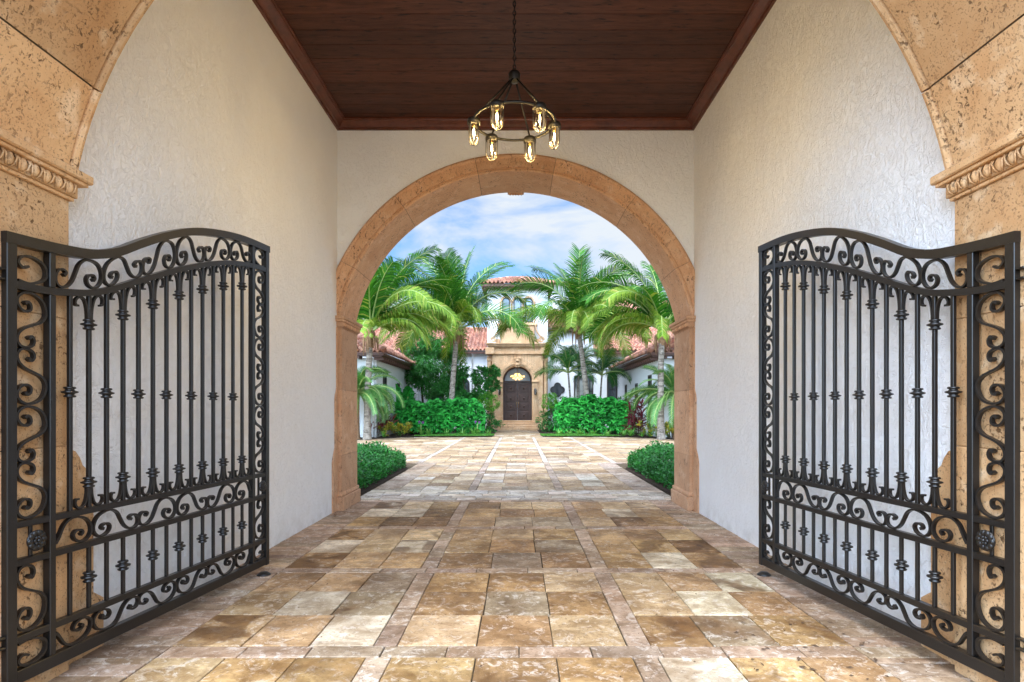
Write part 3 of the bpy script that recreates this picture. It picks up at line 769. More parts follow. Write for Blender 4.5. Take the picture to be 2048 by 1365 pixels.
def tileroof(p00,p10,p11,p01,name='roof',pitch=.27,rowl=.42,cols=CL):
    """p00,p10 eave ends; p01,p11 ridge ends"""
    p00,p10,p11,p01=map(Vector,(p00,p10,p11,p01)); m=MB(); m.smooth=False
    wid=(p10-p00).length; hgt=((p01+p11)/2-(p00+p10)/2).length
    nx=max(2,int(wid/pitch)); ny=max(2,int(hgt/rowl)); nr=((p10-p00).cross((p01+p11)/2-(p00+p10)/2)).normalized()
    if nr.z<0: nr=-nr
    def pt(u,v): 
        a=p00.lerp(p10,u); b=p01.lerp(p11,u); return a.lerp(b,v)
    for j in range(ny):
        v0,v1=j/ny,(j+1)/ny+.02
        for i in range(nx):
            c=R.choice(cols); k=R.uniform(.8,1.2); m.cc=(c[0]*k,c[1]*k,c[2]*k,1)
            V=[]; K=6
            for e in range(K+1):
                u=(i+e/K)/nx; x=e/K; hgt_=.10*sin(pi*min(1,x/.62)) if x<.62 else -.03*sin(pi*(x-.62)/.38)
                jj=R.uniform(-.004,.004)
                V.append(pt(u,v0)+nr*(hgt_+.07+jj)); V.append(pt(u,min(1,v1))+nr*(hgt_+.015))
            Fc=[(e*2,e*2+2,e*2+3,e*2+1) for e in range(K)]
            V2=[V[e*2]-nr*.06 for e in range(K+1)]; o=len(V); V+=V2
            Fc+=[(e*2,o+e,o+e+1,e*2+2) for e in range(K)]
            m.add(V,Fc)
    m.cc=(.25,.1,.06,1); m.add([p00-nr*.02,p10-nr*.02,p11-nr*.02,p01-nr*.02],[(0,1,2,3)])
    return hp(m,name,M['tile'],vcol=True)
def ridge(pts,r=.12):
    m=MB(); 
    for a,b in zip(pts[:-1],pts[1:]):
        a=Vector(a); b=Vector(b); n=max(1,int((b-a).length/.4))
        for i in range(n):
            c=R.choice(CL); k=R.uniform(.85,1.25); m.cc=(c[0]*k,c[1]*k,c[2]*k,1)
            m.tube([a.lerp(b,i/n),a.lerp(b,(i+1.08)/n)],[r,r*.82],8)
    return hp(m,'roof_ridge',M['tile'],vcol=True)
# tower roof (hip)
ez=9.86; ex=2.5; y0,y1=HY-.65,HY+4.6; top=[(-.6,HY+1.9,10.66),(.6,HY+1.9,10.66)]
tileroof((-ex,y0,ez),(ex,y0,ez),top[1],top[0]); tileroof((ex,y0,ez),(ex,y1,ez),top[1],top[1]); tileroof((-ex,y1,ez),(-ex,y0,ez),top[0],top[0])
ridge([(-ex,y0,ez+.08),(-.6,HY+1.9,10.76),(.6,HY+1.9,10.76),(ex,y0,ez+.08)])
m=MB(); m.box(-ex+.06,ex-.06,y0+.06,y1,ez-.22,ez-.02); m.box(-ex+.2,ex-.2,y0+.2,y1,ez-.30,ez-.2201)
x=-2.25
while x<2.3: m.box(x,x+.10,y0+.12,HY,ez-.36,ez-.3001); x+=.56
hp(m,'eaves',M['eavewood'])
# link roofs
def slope(x0,x1,yA,zA_,yB,zB): return tileroof((x0,yA,zA_),(x1,yA,zA_),(x1,yB,zB),(x0,yB,zB))
slope(-12.5,-2.09,HY+.5,5.42,HY+5.5,7.55); ridge([(-12.5,HY+5.5,7.6),(-2.09,HY+5.5,7.6)])
slope(2.09,5.5,HY+.5,7.0,HY+5.2,9.0); slope(5.31,12.5,HY+.5,5.42,HY+5.5,7.55); ridge([(5.35,HY+5.5,7.6),(12.5,HY+5.5,7.6)]); slope(5.4,12.6,HY+6,8.6,HY+9.5,10.4); ridge([(5.4,HY+9.5,10.45),(12.6,HY+9.5,10.45)])
hp(MB().box(2.4,5.8,HY+4.8,HY+9.1,11.071,11.16),'parapet',M['housewall'])
m=MB(); m.box(-12.5,-2.08,HY+.56,HY+1.1,5.22,5.40); m.box(2.08,5.35,HY+.56,HY+1.1,6.8,6.98); m.box(5.36,12.5,HY+.56,HY+1.1,5.22,5.40); m.box(2.3,5.9,HY+4.55,HY+5.2,10.9,11.07); hp(m,'eaves',M['eavewood'])
# wing roofs
for s in (-1,1):
    xe=6.45; ze=4.18; xr=10.0; zr=6.2; yn=29.1; yf=HY+1.2; yh=32.4
    tileroof((s*xe,yn,ze),(s*xe,yf,ze),(s*xr,yf,zr),(s*xr,yh,zr))
    tileroof((s*13.8,yn,ze),(s*xe,yn,ze),(s*xr,yh,zr),(s*xr,yh,zr))
    ridge([(s*xe,yn,ze+.1),(s*xr,yh,zr+.05),(s*xr,yf,zr+.05)],.14)
    m=MB(); m.box(s*(xe+.05),s*7.05,yn+.05,yf,ze-.16,ze-.03); m.box(s*7.05,s*13.7,yn+.05,29.85,ze-.16,ze-.03)
    m.box(s*(xe+.14),s*7.05,yn+.14,yf,ze-.24,ze-.1601)
    y=yn+.3
    while y<yf-.3: m.box(s*(xe+.1),s*7.02,y,y+.11,ze-.36,ze-.2401); y+=.5
    x=7.2
    while x<13.5: m.box(s*x,s*(x+.11),yn+.12,29.82,ze-.30,ze-.1601); x+=.5
    hp(m,'eaves',M['eavewood'])
def window(x,z0,w_,h,y,arch=False,face='y',glass='glassdk',muntin=True,s=1):
    """frame standing 6 cm proud of the wall"""
    fr=MB(); n=14
    def shape(k):
        hw=w_/2-k; pts=[(-hw,z0+k)]
        if arch:
            for i in range(n+1): a=pi-pi*i/n; pts.append((hw*cos(a),z0+h-w_/2+hw*sin(a)))
        else: pts+=[(-hw,z0+h-k),(hw,z0+h-k)]
        pts.append((hw,z0+k)); return pts
    fn=(lambda a,b,d:(x+a,y-d,b)) if face=='y' else (lambda a,b,d:(y-s*d,x+a,b))
    A,B=shape(0),shape(.07); k=len(A)
    V=[fn(a,b,.05) for a,b in A]+[fn(a,b,.05) for a,b in B]+[fn(a,b,-.02) for a,b in A]+[fn(a,b,-.0) for a,b in B]
    Fc=[]
    for i in range(k):
        j=(i+1)%k; Fc+=[(i,j,k+j,k+i),(i,2*k+i,2*k+j,j),(k+i,k+j,3*k+j,3*k+i)]
    fr.add(V,Fc)
    if muntin:
        for (a0,a1,b0,b1) in ((-.015,.015,z0+.07,z0+h-.08),(-w_/2+.07,w_/2-.07,z0+h*.33,z0+h*.33+.03),(-w_/2+.07,w_/2-.07,z0+h*.64,z0+h*.64+.03)):
            p=fn(a0,b0,.015); q_=fn(a1,b1,.035); fr.box(p[0],q_[0],p[1],q_[1],p[2],q_[2])
    f=hp(fr,'window',M['darkmetal'])
    pn=MB(); pn.add([fn(a,b,.012) for a,b in shape(.05)],[tuple(range(k))]); pn.build('pane',M[glass],f)
    return f
# tower arched windows with stone surrounds
for xx in (-.78,0,.78):
    sr=MB(); 
    for i in range(14):
        a0,a1=pi*i/14,pi*(i+1)/14
        q=[]
        for (r,y_) in ((.27,HY-.10),(.38,HY-.10),(.38,HY+.02),(.27,HY+.02)):
            for a in (a0,a1): q.append((xx+r*cos(a),y_,8.72+r*sin(a)))
        sr.add(q,[(0,1,3,2),(2,3,5,4),(4,5,7,6),(6,7,1,0)])
    for s in (-1,1): sr.lathe([(.045,7.3),(.05,8.6),(.075,8.66),(.08,8.72)],(xx+s*.39,HY-.06,0),10)
    sr.box(xx-.42,xx+.42,HY-.12,HY+.02,7.18,7.28)
    hp(fixn(sr.build('tmp',M['portal'])) and sr,'window_surround',M['portal'])
    bpy.data.objects.remove(bpy.data.objects['tmp'])
    window(xx,7.3,.54,1.68,HY-.012,True,glass='greywin',muntin=False)
window(-3.85,1.0,1.0,2.6,HY+1-.005,True); window(-5.6,1.0,.9,2.2,HY+1-.005)
window(4.35,.7,.8,3.0,HY+1-.005); window(5.05,.7,.5,3.0,HY+1-.005); window(6.62,.7,.72,3.2,HY+1-.005,True)
for s in (-1,1):
    window(38.6,1.6,.55,1.35,s*7.0,False,'x',s=s); window(31.6,1.2,.75,2.0,s*7.0,False,'x',s=s); window(35.2,1.4,.6,1.5,s*7.0,False,'x',s=s)
# quatrefoil window
def quatre(r,d,k=28):
    pts=[]
    for i in range(4):
        c=pi/2*i; 
        for j in range(9):
            a=c-pi/2*.95+pi*.95*j/8; pts.append((d*cos(c)+r*cos(a),d*sin(c)+r*sin(a)))
    return pts
A=quatre(.25,.27); B=quatre(.19,.27); kq=len(A); m=MB()
fn=lambda a,b,d:(2.80+a,HY+1-d,2.72+b)
V=[fn(a,b,.06) for a,b in A]+[fn(a,b,.06) for a,b in B]+[fn(a,b,-.01) for a,b in A]
m.add(V,[q for i in range(kq) for q in ((i,(i+1)%kq,kq+(i+1)%kq,kq+i),(i,2*kq+i,2*kq+(i+1)%kq,(i+1)%kq))])
f=hp(m,'window',M['darkmetal']); f['label']='four-lobed window beside the entrance'
pn=MB(); pn.add([fn(a,b,.02) for a,b in A],[tuple(range(kq))]); pn.build('pane',M['glassdk'],f)
m=MB(); m.tube([(-3.15,HY+.94,.3),(-3.15,HY+.94,5.1),(-3.15,HY+.6,5.25)],.06,8); hp(m,'downpipe',M['drain'])
m=MB(); m.tube([(-7.15,29.72,.05),(-7.15,29.72,3.8)],.07,8); hp(m,'downpipe',M['drain'])
# stone entrance
PY=HY-.75
pt_=empty('stone_portal'); pt_.parent=hs; pt_.location=(0,-HY,0)
def pp(mb,n,mat=None): return mb.build(n,mat or M['portal'],pt_)
FZ=.61
def portal_body():
    m=MB(); hw=.98; xo=1.70; rz=3.28; zt=5.05; n=28
    pr=[(-hw,FZ)]+[(hw*cos(pi-pi*i/n),rz+hw*sin(pi-pi*i/n)) for i in range(n+1)]+[(hw,FZ)]
    for i in range(1,len(pr)-2): m.add([(pr[i][0],PY,pr[i][1]),(pr[i+1][0],PY,pr[i+1][1]),(pr[i+1][0],PY,zt),(pr[i][0],PY,zt)],[(0,1,2,3)])
    for s in (-1,1):
        m.add([(s*hw,PY,0),(s*xo,PY,0),(s*xo,PY,zt),(s*hw,PY,zt)],[(0,1,2,3)]); m.add([(s*xo,PY,0),(s*xo,HY,0),(s*xo,HY,zt),(s*xo,PY,zt)],[(0,1,2,3)])
    for i in range(len(pr)-1): m.add([(pr[i][0],PY,pr[i][1]),(pr[i+1][0],PY,pr[i+1][1]),(pr[i+1][0],HY,pr[i+1][1]),(pr[i][0],HY,pr[i][1])],[(0,1,2,3)])
    m.add([(-xo,PY,zt),(xo,PY,zt),(xo,HY,zt),(-xo,HY,zt)],[(0,1,2,3)])
    return m
pp(portal_body(),'portal_wall')
m=MB(); n=20
for (r0,r1,d) in ((1.02,1.10,.05),(1.12,1.24,.10),(1.25,1.32,.06)):
    for i in range(n):
        a0,a1=pi*i/n,pi*(i+1)/n; q=[]
        for (r,y_) in ((r0,PY-d),(r1,PY-d),(r1,PY+.01),(r0,PY+.01)):
            for a in (a0,a1): q.append((r*cos(a),y_,3.28+r*sin(a)))
        m.add(q,[(0,1,3,2),(2,3,5,4),(4,5,7,6),(6,7,1,0)])
pp(m,'arch_moulding')
for s in (-1,1):
    m=MB(); m.bbox(s*1.03,s*1.36,PY-.10,PY+.01,FZ,3.18,.01); m.bbox(s*.95,s*1.42,PY-.16,PY+.01,3.181,3.28,.015); m.bbox(s*1.0,s*1.40,PY-.15,PY+.01,.3,.85,.015)
    m.bbox(s*1.10,s*1.29,PY-.12,PY-.08,1.0,3.0,.01)
    pp(m,'pilaster')
    m=MB(); m.lathe([(.15,.2),(.15,.55),(.12,.62),(.115,4.2),(.15,4.5),(.17,4.62)],(s*1.88,PY+.25,0),12); m.bbox(s*1.70,s*2.06,PY+.05,PY+.45,4.62,4.75,.01); m.bbox(s*1.70,s*2.06,PY+.05,PY+.45,0,.22,.01)
    pp(m,'column')
    m=MB(); m.box(s*1.701,s*2.06,PY+.48,HY-.01,0,4.95); pp(m,'portal_wing')
m=MB()
for z0,z1,xo,d in ((5.051,5.15,1.80,.10),(5.151,5.50,1.72,.04),(5.501,5.60,1.92,.16),(5.601,5.72,2.02,.24),(5.721,5.80,2.10,.30)): m.bbox(-xo,xo,PY-d,HY-.002,z0,z1,.012)
for s in (-1,1): m.bbox(s*1.55,s*2.14,PY-.2,HY-.004,5.06,5.49,.012)
pp(m,'cornice')
m=MB(); m.bbox(-1.15,1.15,PY+.1,HY-.003,5.801,7.0,.02)
for s in (-1,1):
    m.bbox(s*1.2,s*1.45,PY+.15,HY-.005,5.801,6.1,.02)
    sp=[(s*(1.62+.20*cos(t)*(1-t/14)),PY+.1,6.05+.20*sin(t)*(1-t/14)) for t in [i*.35 for i in range(30)]]
    m.strap([(s*1.2,PY+.1,7.0),(s*1.3,PY+.1,6.6),(s*1.5,PY+.1,6.3)]+sp,(0,1,0),.4,.06)
m.bbox(-1.35,1.35,PY+.02,HY-.006,7.001,7.15,.02)
pp(m,'upper_stage')
m=MB(); m.prism([(-.13,4.18),(.13,4.18),(.2,4.72),(-.2,4.72)],lambda a,b,d:(a,d,b),PY-.22,PY+.01)
m.ball((0,PY-.22,4.35),.12,10,8); m.ball((0,PY-.24,4.6),.10,10,8,(1.3,1,1)); m.bbox(-.24,.24,PY-.26,PY,4.721,4.80,.01)
pp(m,'keystone')
# doors
dr=MB(); dr.box(-.97,.97,HY-.16,HY-.05,3.2,3.30); 
for i in range(20):
    a0,a1=pi*i/20,pi*(i+1)/20; q=[]
    for (r,y_) in ((.86,HY-.16),(.97,HY-.16),(.97,HY-.02),(.86,HY-.02)):
        for a in (a0,a1): q.append((r*cos(a),y_,3.30+r*sin(a)))
    dr.add(q,[(0,1,3,2),(2,3,5,4),(4,5,7,6),(6,7,1,0)])
for s in (-1,1): dr.box(s*.88,s*.97,HY-.16,HY-.02,FZ,3.2)
dr=hp(dr,'entrance_door',M['darkwood'])
for s in (-1,1):
    m=MB(); m.bbox(s*.008,s*.878,HY-.13,HY-.06,FZ+.01,3.19,.008)
    for z0,z1 in ((.70,1.22),(1.30,1.78),(1.86,2.34),(2.52,3.06)):
        m.bbox(s*.13,s*.76,HY-.155,HY-.12,z0,z1,.015); m.bbox(s*.20,s*.69,HY-.175,HY-.15,z0+.07,z1-.07,.02); m.ball((s*.445,HY-.175,(z0+z1)/2),.09,8,6,(1,.5,1))
    m.build('door_leaf',M['darkwood'],dr)
    m=MB(); m.tube([(s*.06,HY-.13,1.5),(s*.06,HY-.2,1.52),(s*.06,HY-.2,1.82),(s*.06,HY-.13,1.84)],.014,8); m.build('door_handle',M['brass'],dr)
m=MB(); m.add([(0,HY-.03,3.30)]+[(.88*cos(pi*i/16),HY-.03,3.30+.88*sin(pi*i/16)) for i in range(17)],[(0,i+1,i+2) for i in range(16)]); m.build('fanlight',M['greywin'],dr)
# lit chandelier seen through the fanlight: hangs just inside
fc=tag(empty('hall_chandelier',(0,HY-.10,3.6)),'lit gold crystal chandelier glowing in the fanlight over the entrance doors','chandelier')
m=MB()
for (zz,rr,nn) in ((.12,.18,7),(.0,.44,13),(-.12,.30,10),(-.2,.14,6)):
    for i in range(nn):
        t=-1+2*i/(nn-1); m.ball((rr*t,.04*sin(i*2.3)-.02,zz+.06*(1-abs(t))+R.uniform(-.02,.02)),.035+.012*sin(i*1.7),8,6,(.8,.5,1.3))
m.build('crystals',M['crystal'],fc)
m=MB(); m.tube([(0,0,.58),(0,0,-.2)],.012,6); m.tube([(-.44,0,.02),(-.2,0,-.08),(0,0,-.12),(.2,0,-.08),(.44,0,.02)],.01,6); m.build('chandelier_frame',M['brass'],fc)
# steps
st=tag(empty('entrance_steps',(0,PY,0)),'four honey coloured stone steps leading up to the dark entrance doors','steps')
for i in range(4):
    m=MB(); d=.34*(3-i); z0=i*.152; hw=1.05+.07*(3-i)
    m.bbox(-hw,hw,PY-.25-d,PY+.0 if i<3 else HY-.06,z0,z0+.11,.004); m.bbox(-hw-.02,hw+.02,PY-.28-d,PY-.001 if i<3 else HY-.061,z0+.1105,z0+.152,.012)
    o=m.build('step',M['portal'],st); o.location=(0,-PY,0)
for s in (-1,1):
    m=MB(); m.bbox(s*1.06,s*1.62,PY-.5,PY-.001,0,.5,.02); m.bbox(s*1.03,s*1.66,PY-.54,PY-.002,.501,.58,.015); o=m.build('step_cheek',M['portal'],st); o.location=(0,-PY,0)
# wall lanterns
for s,nm in ((-1,'left'),(1,'right')):
    wl=tag(empty('wall_lantern',(s*1.195,PY-.12,2.55)),'small black wall lantern on the stone pier %s of the entrance doors'%nm,'wall lantern','lanterns beside the entrance')
    m=MB(); m.box(-.05,.05,-.02,0,-.2,.2); m.tube([(0,-.01,.15),(0,-.12,.25),(0,-.16,.2)],.012,6); m.lathe([(0,.22),(.03,.2),(.10,.10),(.10,.09)],(0,-.16,0),6,sm=False); m.lathe([(0,-.24),(.06,-.22),(.07,-.2)],(0,-.16,0),6,sm=False)
    for k in range(6):
        a=pi/3*k; m.tube([(.09*cos(a),-.16+.09*sin(a),.09),(.065*cos(a),-.16+.065*sin(a),-.2)],.008,5)
    m.build('lantern_frame',M['ironblk'],wl)
    m=MB(); m.lathe([(.085,.09),(.06,-.2)],(0,-.16,0),6,sm=False); m.build('lantern_glass',M['lampglass'],wl)

# ================================================================== PLANTING
def leafq(mb,p,d,nrm,l,w,fold=.0,droop=0):
    """one pointed leaf: 5 points"""
    d=d.normalized(); s=d.cross(nrm)
    if s.length<1e-4: s=Vector((1,0,0))
    s.normalize(); n=s.cross(d)
    a=p; b=p+d*l*.45+s*w*.5+n*fold; c=p+d*l-n*droop; e=p+d*l*.45-s*w*.5+n*fold
    mb.add([a,b,c,e],[(0,1,2,3)])
def rv(r=R): 
    while True:
        v=Vector((r.uniform(-1,1),r.uniform(-1,1),r.uniform(-1,1)))
        if .05<v.length<1: return v
def frond(mb,st,base,az,el,length,bend,nl=52,ll=.75,lw=.05,sag=.5,twist=0,start=.14):
    """mb leaflets, st stem; azimuth in xy; el start elevation"""
    K=22; pts=[Vector(base)]; dirs=[]
    for i in range(K):
        t=i/K; e=el-bend*(t**1.4); a=az+twist*t
        d=Vector((cos(a)*cos(e),sin(a)*cos(e),sin(e))); dirs.append(d); pts.append(pts[-1]+d*length/K)
    dirs.append(dirs[-1])
    st.tube(pts,[.045*(1-i/K)**.8+.006 for i in range(K+1)],5,False)
    tilt=R.uniform(-.95,.95)
    for j in range(nl):
        t=start+(1-start)*j/nl; f=t*K; i=min(K-1,int(f)); p=pts[i].lerp(pts[i+1],f-i); d=dirs[i]
        side=d.cross(Vector((0,0,1)))
        if side.length<.05: side=Vector((-sin(az),cos(az),0))
        side.normalize(); up=side.cross(d)
        side=(side*cos(tilt)+up*sin(tilt)).normalized(); up=side.cross(d)
        l=ll*(sin(pi*(.22+t*.66)))**.6*R.uniform(.85,1.12)
        for sg in (-1,1):
            o=(side*sg*.85+d*(.45+.5*t)+up*.12+rv()*.07).normalized()
            q0=p; q1=p+o*l*.5; o2=(o+Vector((0,0,-1))*sag*R.uniform(.7,1.3)).normalized(); q2=q1+o2*l*.35; o3=(o2+Vector((0,0,-1))*sag*1.3).normalized(); q3=q2+o3*l*.25
            wv=d*lw*.5
            mb.add([q0-wv*.9,q0+wv*.9,q1-wv,q1+wv,q2-wv*.55,q2+wv*.55,q3],[(0,1,3,2),(2,3,5,4),(4,5,6)])
def trunk(mb,base,top,r0,r1,rings=26,bulge=1.3):
    base=Vector(base); top=Vector(top); K=rings*2; pts=[];rs=[]
    for i in range(K+1):
        t=i/K; p=base.lerp(top,t); bow=sin(pi*t)*.12*(top-base).length*.15
        p=p+Vector((bow*(1 if top.x<base.x else -1)*.5,0,0)); pts.append(p)
        r=r0+(r1-r0)*t; r*= (1+(bulge-1)*max(0,1-t*7)); r*=1.0+(.045 if i%2 else -.02); rs.append(r)
    mb.tube(pts,rs,14)
def coco(base,top,fr,label,r0=.17,r1=.13,ll=1.05):
    root=tag(empty('coconut_palm',base),label,'palm','coconut palms in the courtyard')
    B=Vector(base); T=Vector(top)-B
    m=MB(); trunk(m,(0,0,-.05),T,r0,r1); m.build('trunk',M['bark'],root)
    lf=[MB(),MB()]; stm=MB()
    for (az,el,ln,bd,old) in fr:
        ln*=1.12 if el<80 else .98
        frond(lf[old],stm,T+Vector((0,0,.15)),radians(az),radians(el),ln,radians(bd),60,ll,.062,R.uniform(.7,1.3) if old else R.uniform(.15,.5),R.uniform(-.25,.25))
    lf[0].build('fronds',M['coco'],root); lf[1].build('lower_fronds',M['cocoold'],root); stm.build('frond_stems',M['rachis'],root)
    m=MB(); m.lathe([(r1*1.05,-.55),(r1*1.5,-.3),(r1*1.9,-.05),(r1*1.4,.25),(.08,.5)],T,10)
    for k in range(12):
        a=R.uniform(0,2*pi); m.tube([T+Vector((r1*cos(a),r1*sin(a),0)),T+Vector((.34*cos(a),.34*sin(a),-.15)),T+Vector((.36*cos(a),.36*sin(a),-.6-R.random()*.4))],[.06,.045,.01],5)
    m.build('fibre_sheath',M['fibre'],root)
    for k in range(5):
        a=2*pi*k/5+R.uniform(-.3,.3); m=MB(); m.ball((0,0,0),.11,10,8,(1,1,1.25)); m.build('coconut',M['nut'],root,loc=T+Vector((.24*cos(a),.24*sin(a),-.10+R.uniform(-.1,.1))))
    return root
# azimuth: 0 = right (+x), 180 = left, 270 = toward the camera
def filler(n,e0,e1,l0,l1,b0,b1,old,a0=0,a1=360,r=R): return [(r.uniform(a0,a1),r.uniform(e0,e1),r.uniform(l0,l1),r.uniform(b0,b1),old) for _ in range(n)]
bA=P(900,869,33.0); bA.z=0; tA=P(914,668,33.4)
coco(bA,tA,[(60,84,5.0,25,0),(150,78,5.0,50,0),(30,74,4.8,60,0),(165,86,5.0,28,0),(120,84,4.9,40,0),(20,80,5.3,62,0),(5,68,4.6,115,0),(200,70,5.0,75,0),(100,82,5.2,35,0),(170,74,5.0,62,0),(260,76,4.8,80,0),(215,60,4.6,85,0),(190,48,4.4,95,0),(335,42,4.3,120,0),(0,30,4.4,95,1),(175,22,4.3,80,1),(250,40,3.8,120,1),(290,50,3.8,125,1),(200,30,4.4,100,1)]
     +filler(7,35,75,4.2,5,60,110,0,70,290)+filler(8,10,45,4,4.8,70,110,1,60,300),'tall coconut palm with a pale leaning trunk in the hedge left of the entrance')
bB=Vector((-6.95,27.8,0)); tB=P(741,672,27.8)
coco(bB,tB,[(10,62,4.4,70,0),(0,75,4.6,60,0),(350,50,4.3,110,1),(15,38,3.8,100,1),(340,30,3.2,110,1),(180,70,4.5,60,0),(190,50,4.3,80,0),(90,80,4.2,50,0),(30,66,4.6,90,0),(320,60,4,110,1)]
     +filler(7,35,80,3.4,4.2,60,100,0)+filler(5,10,45,2.9,3.5,70,110,1),'coconut palm with a straight ringed trunk at the corner of the left wing',ll=.85)
bC=P(1180,869,34.0); bC.z=0; tC=P(1157,660,34.4)
coco(bC,tC,[(80,88,4.7,10,0),(150,78,4.6,70,0),(10,74,4.6,80,0),(120,76,4.2,45,0),(40,74,4.4,50,0),(175,72,4.5,100,0),(20,62,4.4,95,0),(5,52,4.5,100,0),(190,28,4.6,85,1),(185,38,4.9,115,1),(350,22,4,90,1),(10,35,4.3,95,1),(300,45,4.0,130,1),(270,35,3.6,120,1),(345,62,4.2,115,1),(230,50,4,120,0)]
     +filler(7,40,75,4.2,5,60,110,0,-110,100)+filler(8,5,40,4,4.8,70,110,1,-120,110),'tall coconut palm with one upright frond in the hedge right of the entrance')
bD=Vector((6.72,28.0,0)); tD=P(1324,668,28.0)
coco(bD,tD,[(175,66,4.4,95,0),(165,78,4.3,60,0),(185,45,3.9,110,1),(0,70,4.4,60,0),(15,45,4,90,0),(95,80,4.0,40,0),(195,30,3.4,100,1),(200,58,4.2,105,0),(160,35,3.6,100,0),(220,60,3.8,110,1),(345,30,3.2,90,1)]
     +filler(7,35,80,3.3,4.1,60,100,0)+filler(5,10,45,2.9,3.5,70,110,1),'coconut palm with a straight trunk and shaggy crown by the right wing',ll=.85)

def smallpalm(base,h,n,ln,label,name,mat,cat='palm',group=None,ll=.5,lw=.035,el=(20,80),bend=(60,110),r=.07,dx=0,nl=34,sag=.4,bark='bark',dirs=None):
    root=tag(empty(name,base),label,cat,group); m=MB(); T=Vector((dx,0,h)); m2=MB(); lf=MB()
    trunk(m,(0,0,-.05),T,r,r*.75,16); m.build('trunk',M[bark],root)
    for k in range(n):
        az=dirs[k%len(dirs)]+R.uniform(-12,12) if dirs else 360*k/n+R.uniform(-15,15)
        frond(lf,m2,T,radians(az),radians(R.uniform(*el)),ln*R.uniform(.8,1.1),radians(R.uniform(*bend)),nl,ll,lw,sag)
    lf.build('fronds',M[mat],root); m2.build('frond_stems',M['rachis'],root); return root
g_=lambda x,D: Vector(((x-1036)*D/F+CX,D,0))
smallpalm(g_(1143,36.5),3.6,10,2.3,'slender dark green palm between the four-lobed window and the leaning palm','adonidia_palm','adonidia',group='slender palms by the house wall',ll=.6,lw=.045,dx=-.2)
smallpalm(g_(1155,38),4.3,9,2.4,'dark green palm clump rising behind the leaning trunk right of the entrance','adonidia_palm','adonidia',group='slender palms by the house wall',ll=.6,lw=.045,dx=.1)
smallpalm(g_(1199,37.5),3.5,10,2.3,'slender palm with a thin stem left of the arched window','adonidia_palm','adonidia',group='slender palms by the house wall',ll=.6,lw=.045,dx=.15)
smallpalm(g_(1350,28.4),2.1,44,2.4,'pygmy date palm with fine arching fronds at the foot of the right wing','date_palm','date',ll=.34,lw=.024,el=(-15,80),bend=(60,130),nl=80,sag=.15,r=.1,bark='fibre')
smallpalm(g_(716,28.2),2.2,44,2.5,'pygmy date palm with fine arching fronds beside the left wing corner','date_palm','date',ll=.34,lw=.024,el=(-15,80),bend=(60,130),nl=80,sag=.2,r=.1,bark='fibre')

def crown(mb,c,rad,nclump,per,size,w=.5,shell=.55,droop=.2,flat=.5,r=R):
    c=Vector(c)
    for k in range(nclump):
        d=rv(r).normalized(); rr=(shell+(1-shell)*r.random()**.5) if r.random()<.75 else r.random()**.5*.8
        cc=c+Vector((d.x*rad[0],d.y*rad[1],d.z*rad[2]))*rr; cs=min(rad)*r.uniform(.14,.26)
        for j in range(per):
            q=rv(r); p=cc+q*cs; o=(q.normalized()*.6+d*.5+rv(r)*.6+Vector((0,0,-droop))).normalized()
            nn=(d*flat+Vector((0,0,.8))+rv(r)*.5).normalized(); l=size*r.uniform(.7,1.25)
            leafq(mb,p,o,nn,l,l*w,l*.06,l*.1)
def tree(base,label,blobs,stems,mat,size,w,name='tree',cat='tree',group=None,per=26,dens=1.0,bark='barkd'):
    root=tag(empty(name,base),label,cat,group); B=Vector(base)
    m=MB()
    for s_ in stems:
        pts=[Vector(p)-B for p in s_[0]]; m.tube(spline([tuple(p) for p in pts],4) if len(pts)>2 else pts,[s_[1]*(1-.6*i/(len(spline([tuple(p) for p in pts],4))-1 if len(pts)>2 else len(pts)-1)) for i in range(len(spline([tuple(p) for p in pts],4)) if len(pts)>2 else len(pts))],8)
    m.build('trunk',M[bark],root); lf=MB()
    for (c,rad,nc) in blobs: crown(lf,Vector(c)-B,rad,int(nc*dens),per,size,w)
    lf.build('crown',M[mat],root); return root
def sh(x,y,D): return tuple(P(x,y,D))
# dense dark tree left
b=g_(868,38); 
tree(b,'rounded dark green tree with dense foliage in front of the left wall','',[], 'darktree',.2,.4) if False else None
tree(b,'rounded dark green tree with dense foliage between the left wing and the leaning palm',
 [(sh(868,735,38),(1.75,1.5,1.5),110),(sh(842,690,38.5),(1.2,1.2,.9),55),(sh(895,700,38),(.9,1,.8),40),(sh(905,765,37.8),(.8,.9,.9),35),(sh(838,745,37.6),(.8,.9,.9),35),(sh(880,790,37.4),(1.1,.8,.7),35)],
 [([b,(b.x-.2,38,1.2),sh(855,735,38)],.13),([b+Vector((.4,.2,0)),(b.x+.5,38.2,1.3),sh(885,735,38)],.11),([b+Vector((-.5,.1,0)),(b.x-.7,38.1,1.5),sh(838,700,38.4)],.10),([b+Vector((.9,.3,0)),(b.x+.9,38.3,1.5),sh(900,740,38)],.08)],'darktree',.20,.36,per=40,dens=1.35)
b=g_(938,37)
tree(b,'small open branched tree leaning toward the entrance door from the left',
 [(sh(968,755,37.2),(.75,.6,.6),38),(sh(985,745,37.2),(.5,.5,.4),18),(sh(960,788,37),(.8,.6,.5),30),(sh(925,745,37.4),(.5,.5,.5),16),(sh(930,800,37),(.7,.6,.5),26),(sh(988,775,37),(.35,.4,.4),12)],
 [([b,(b.x+.2,37,1.2),sh(950,775,37),sh(975,760,37.1)],.07),([b,(b.x-.1,37.1,1.6),sh(925,750,37.3)],.05)],'darktree',.22,.5)
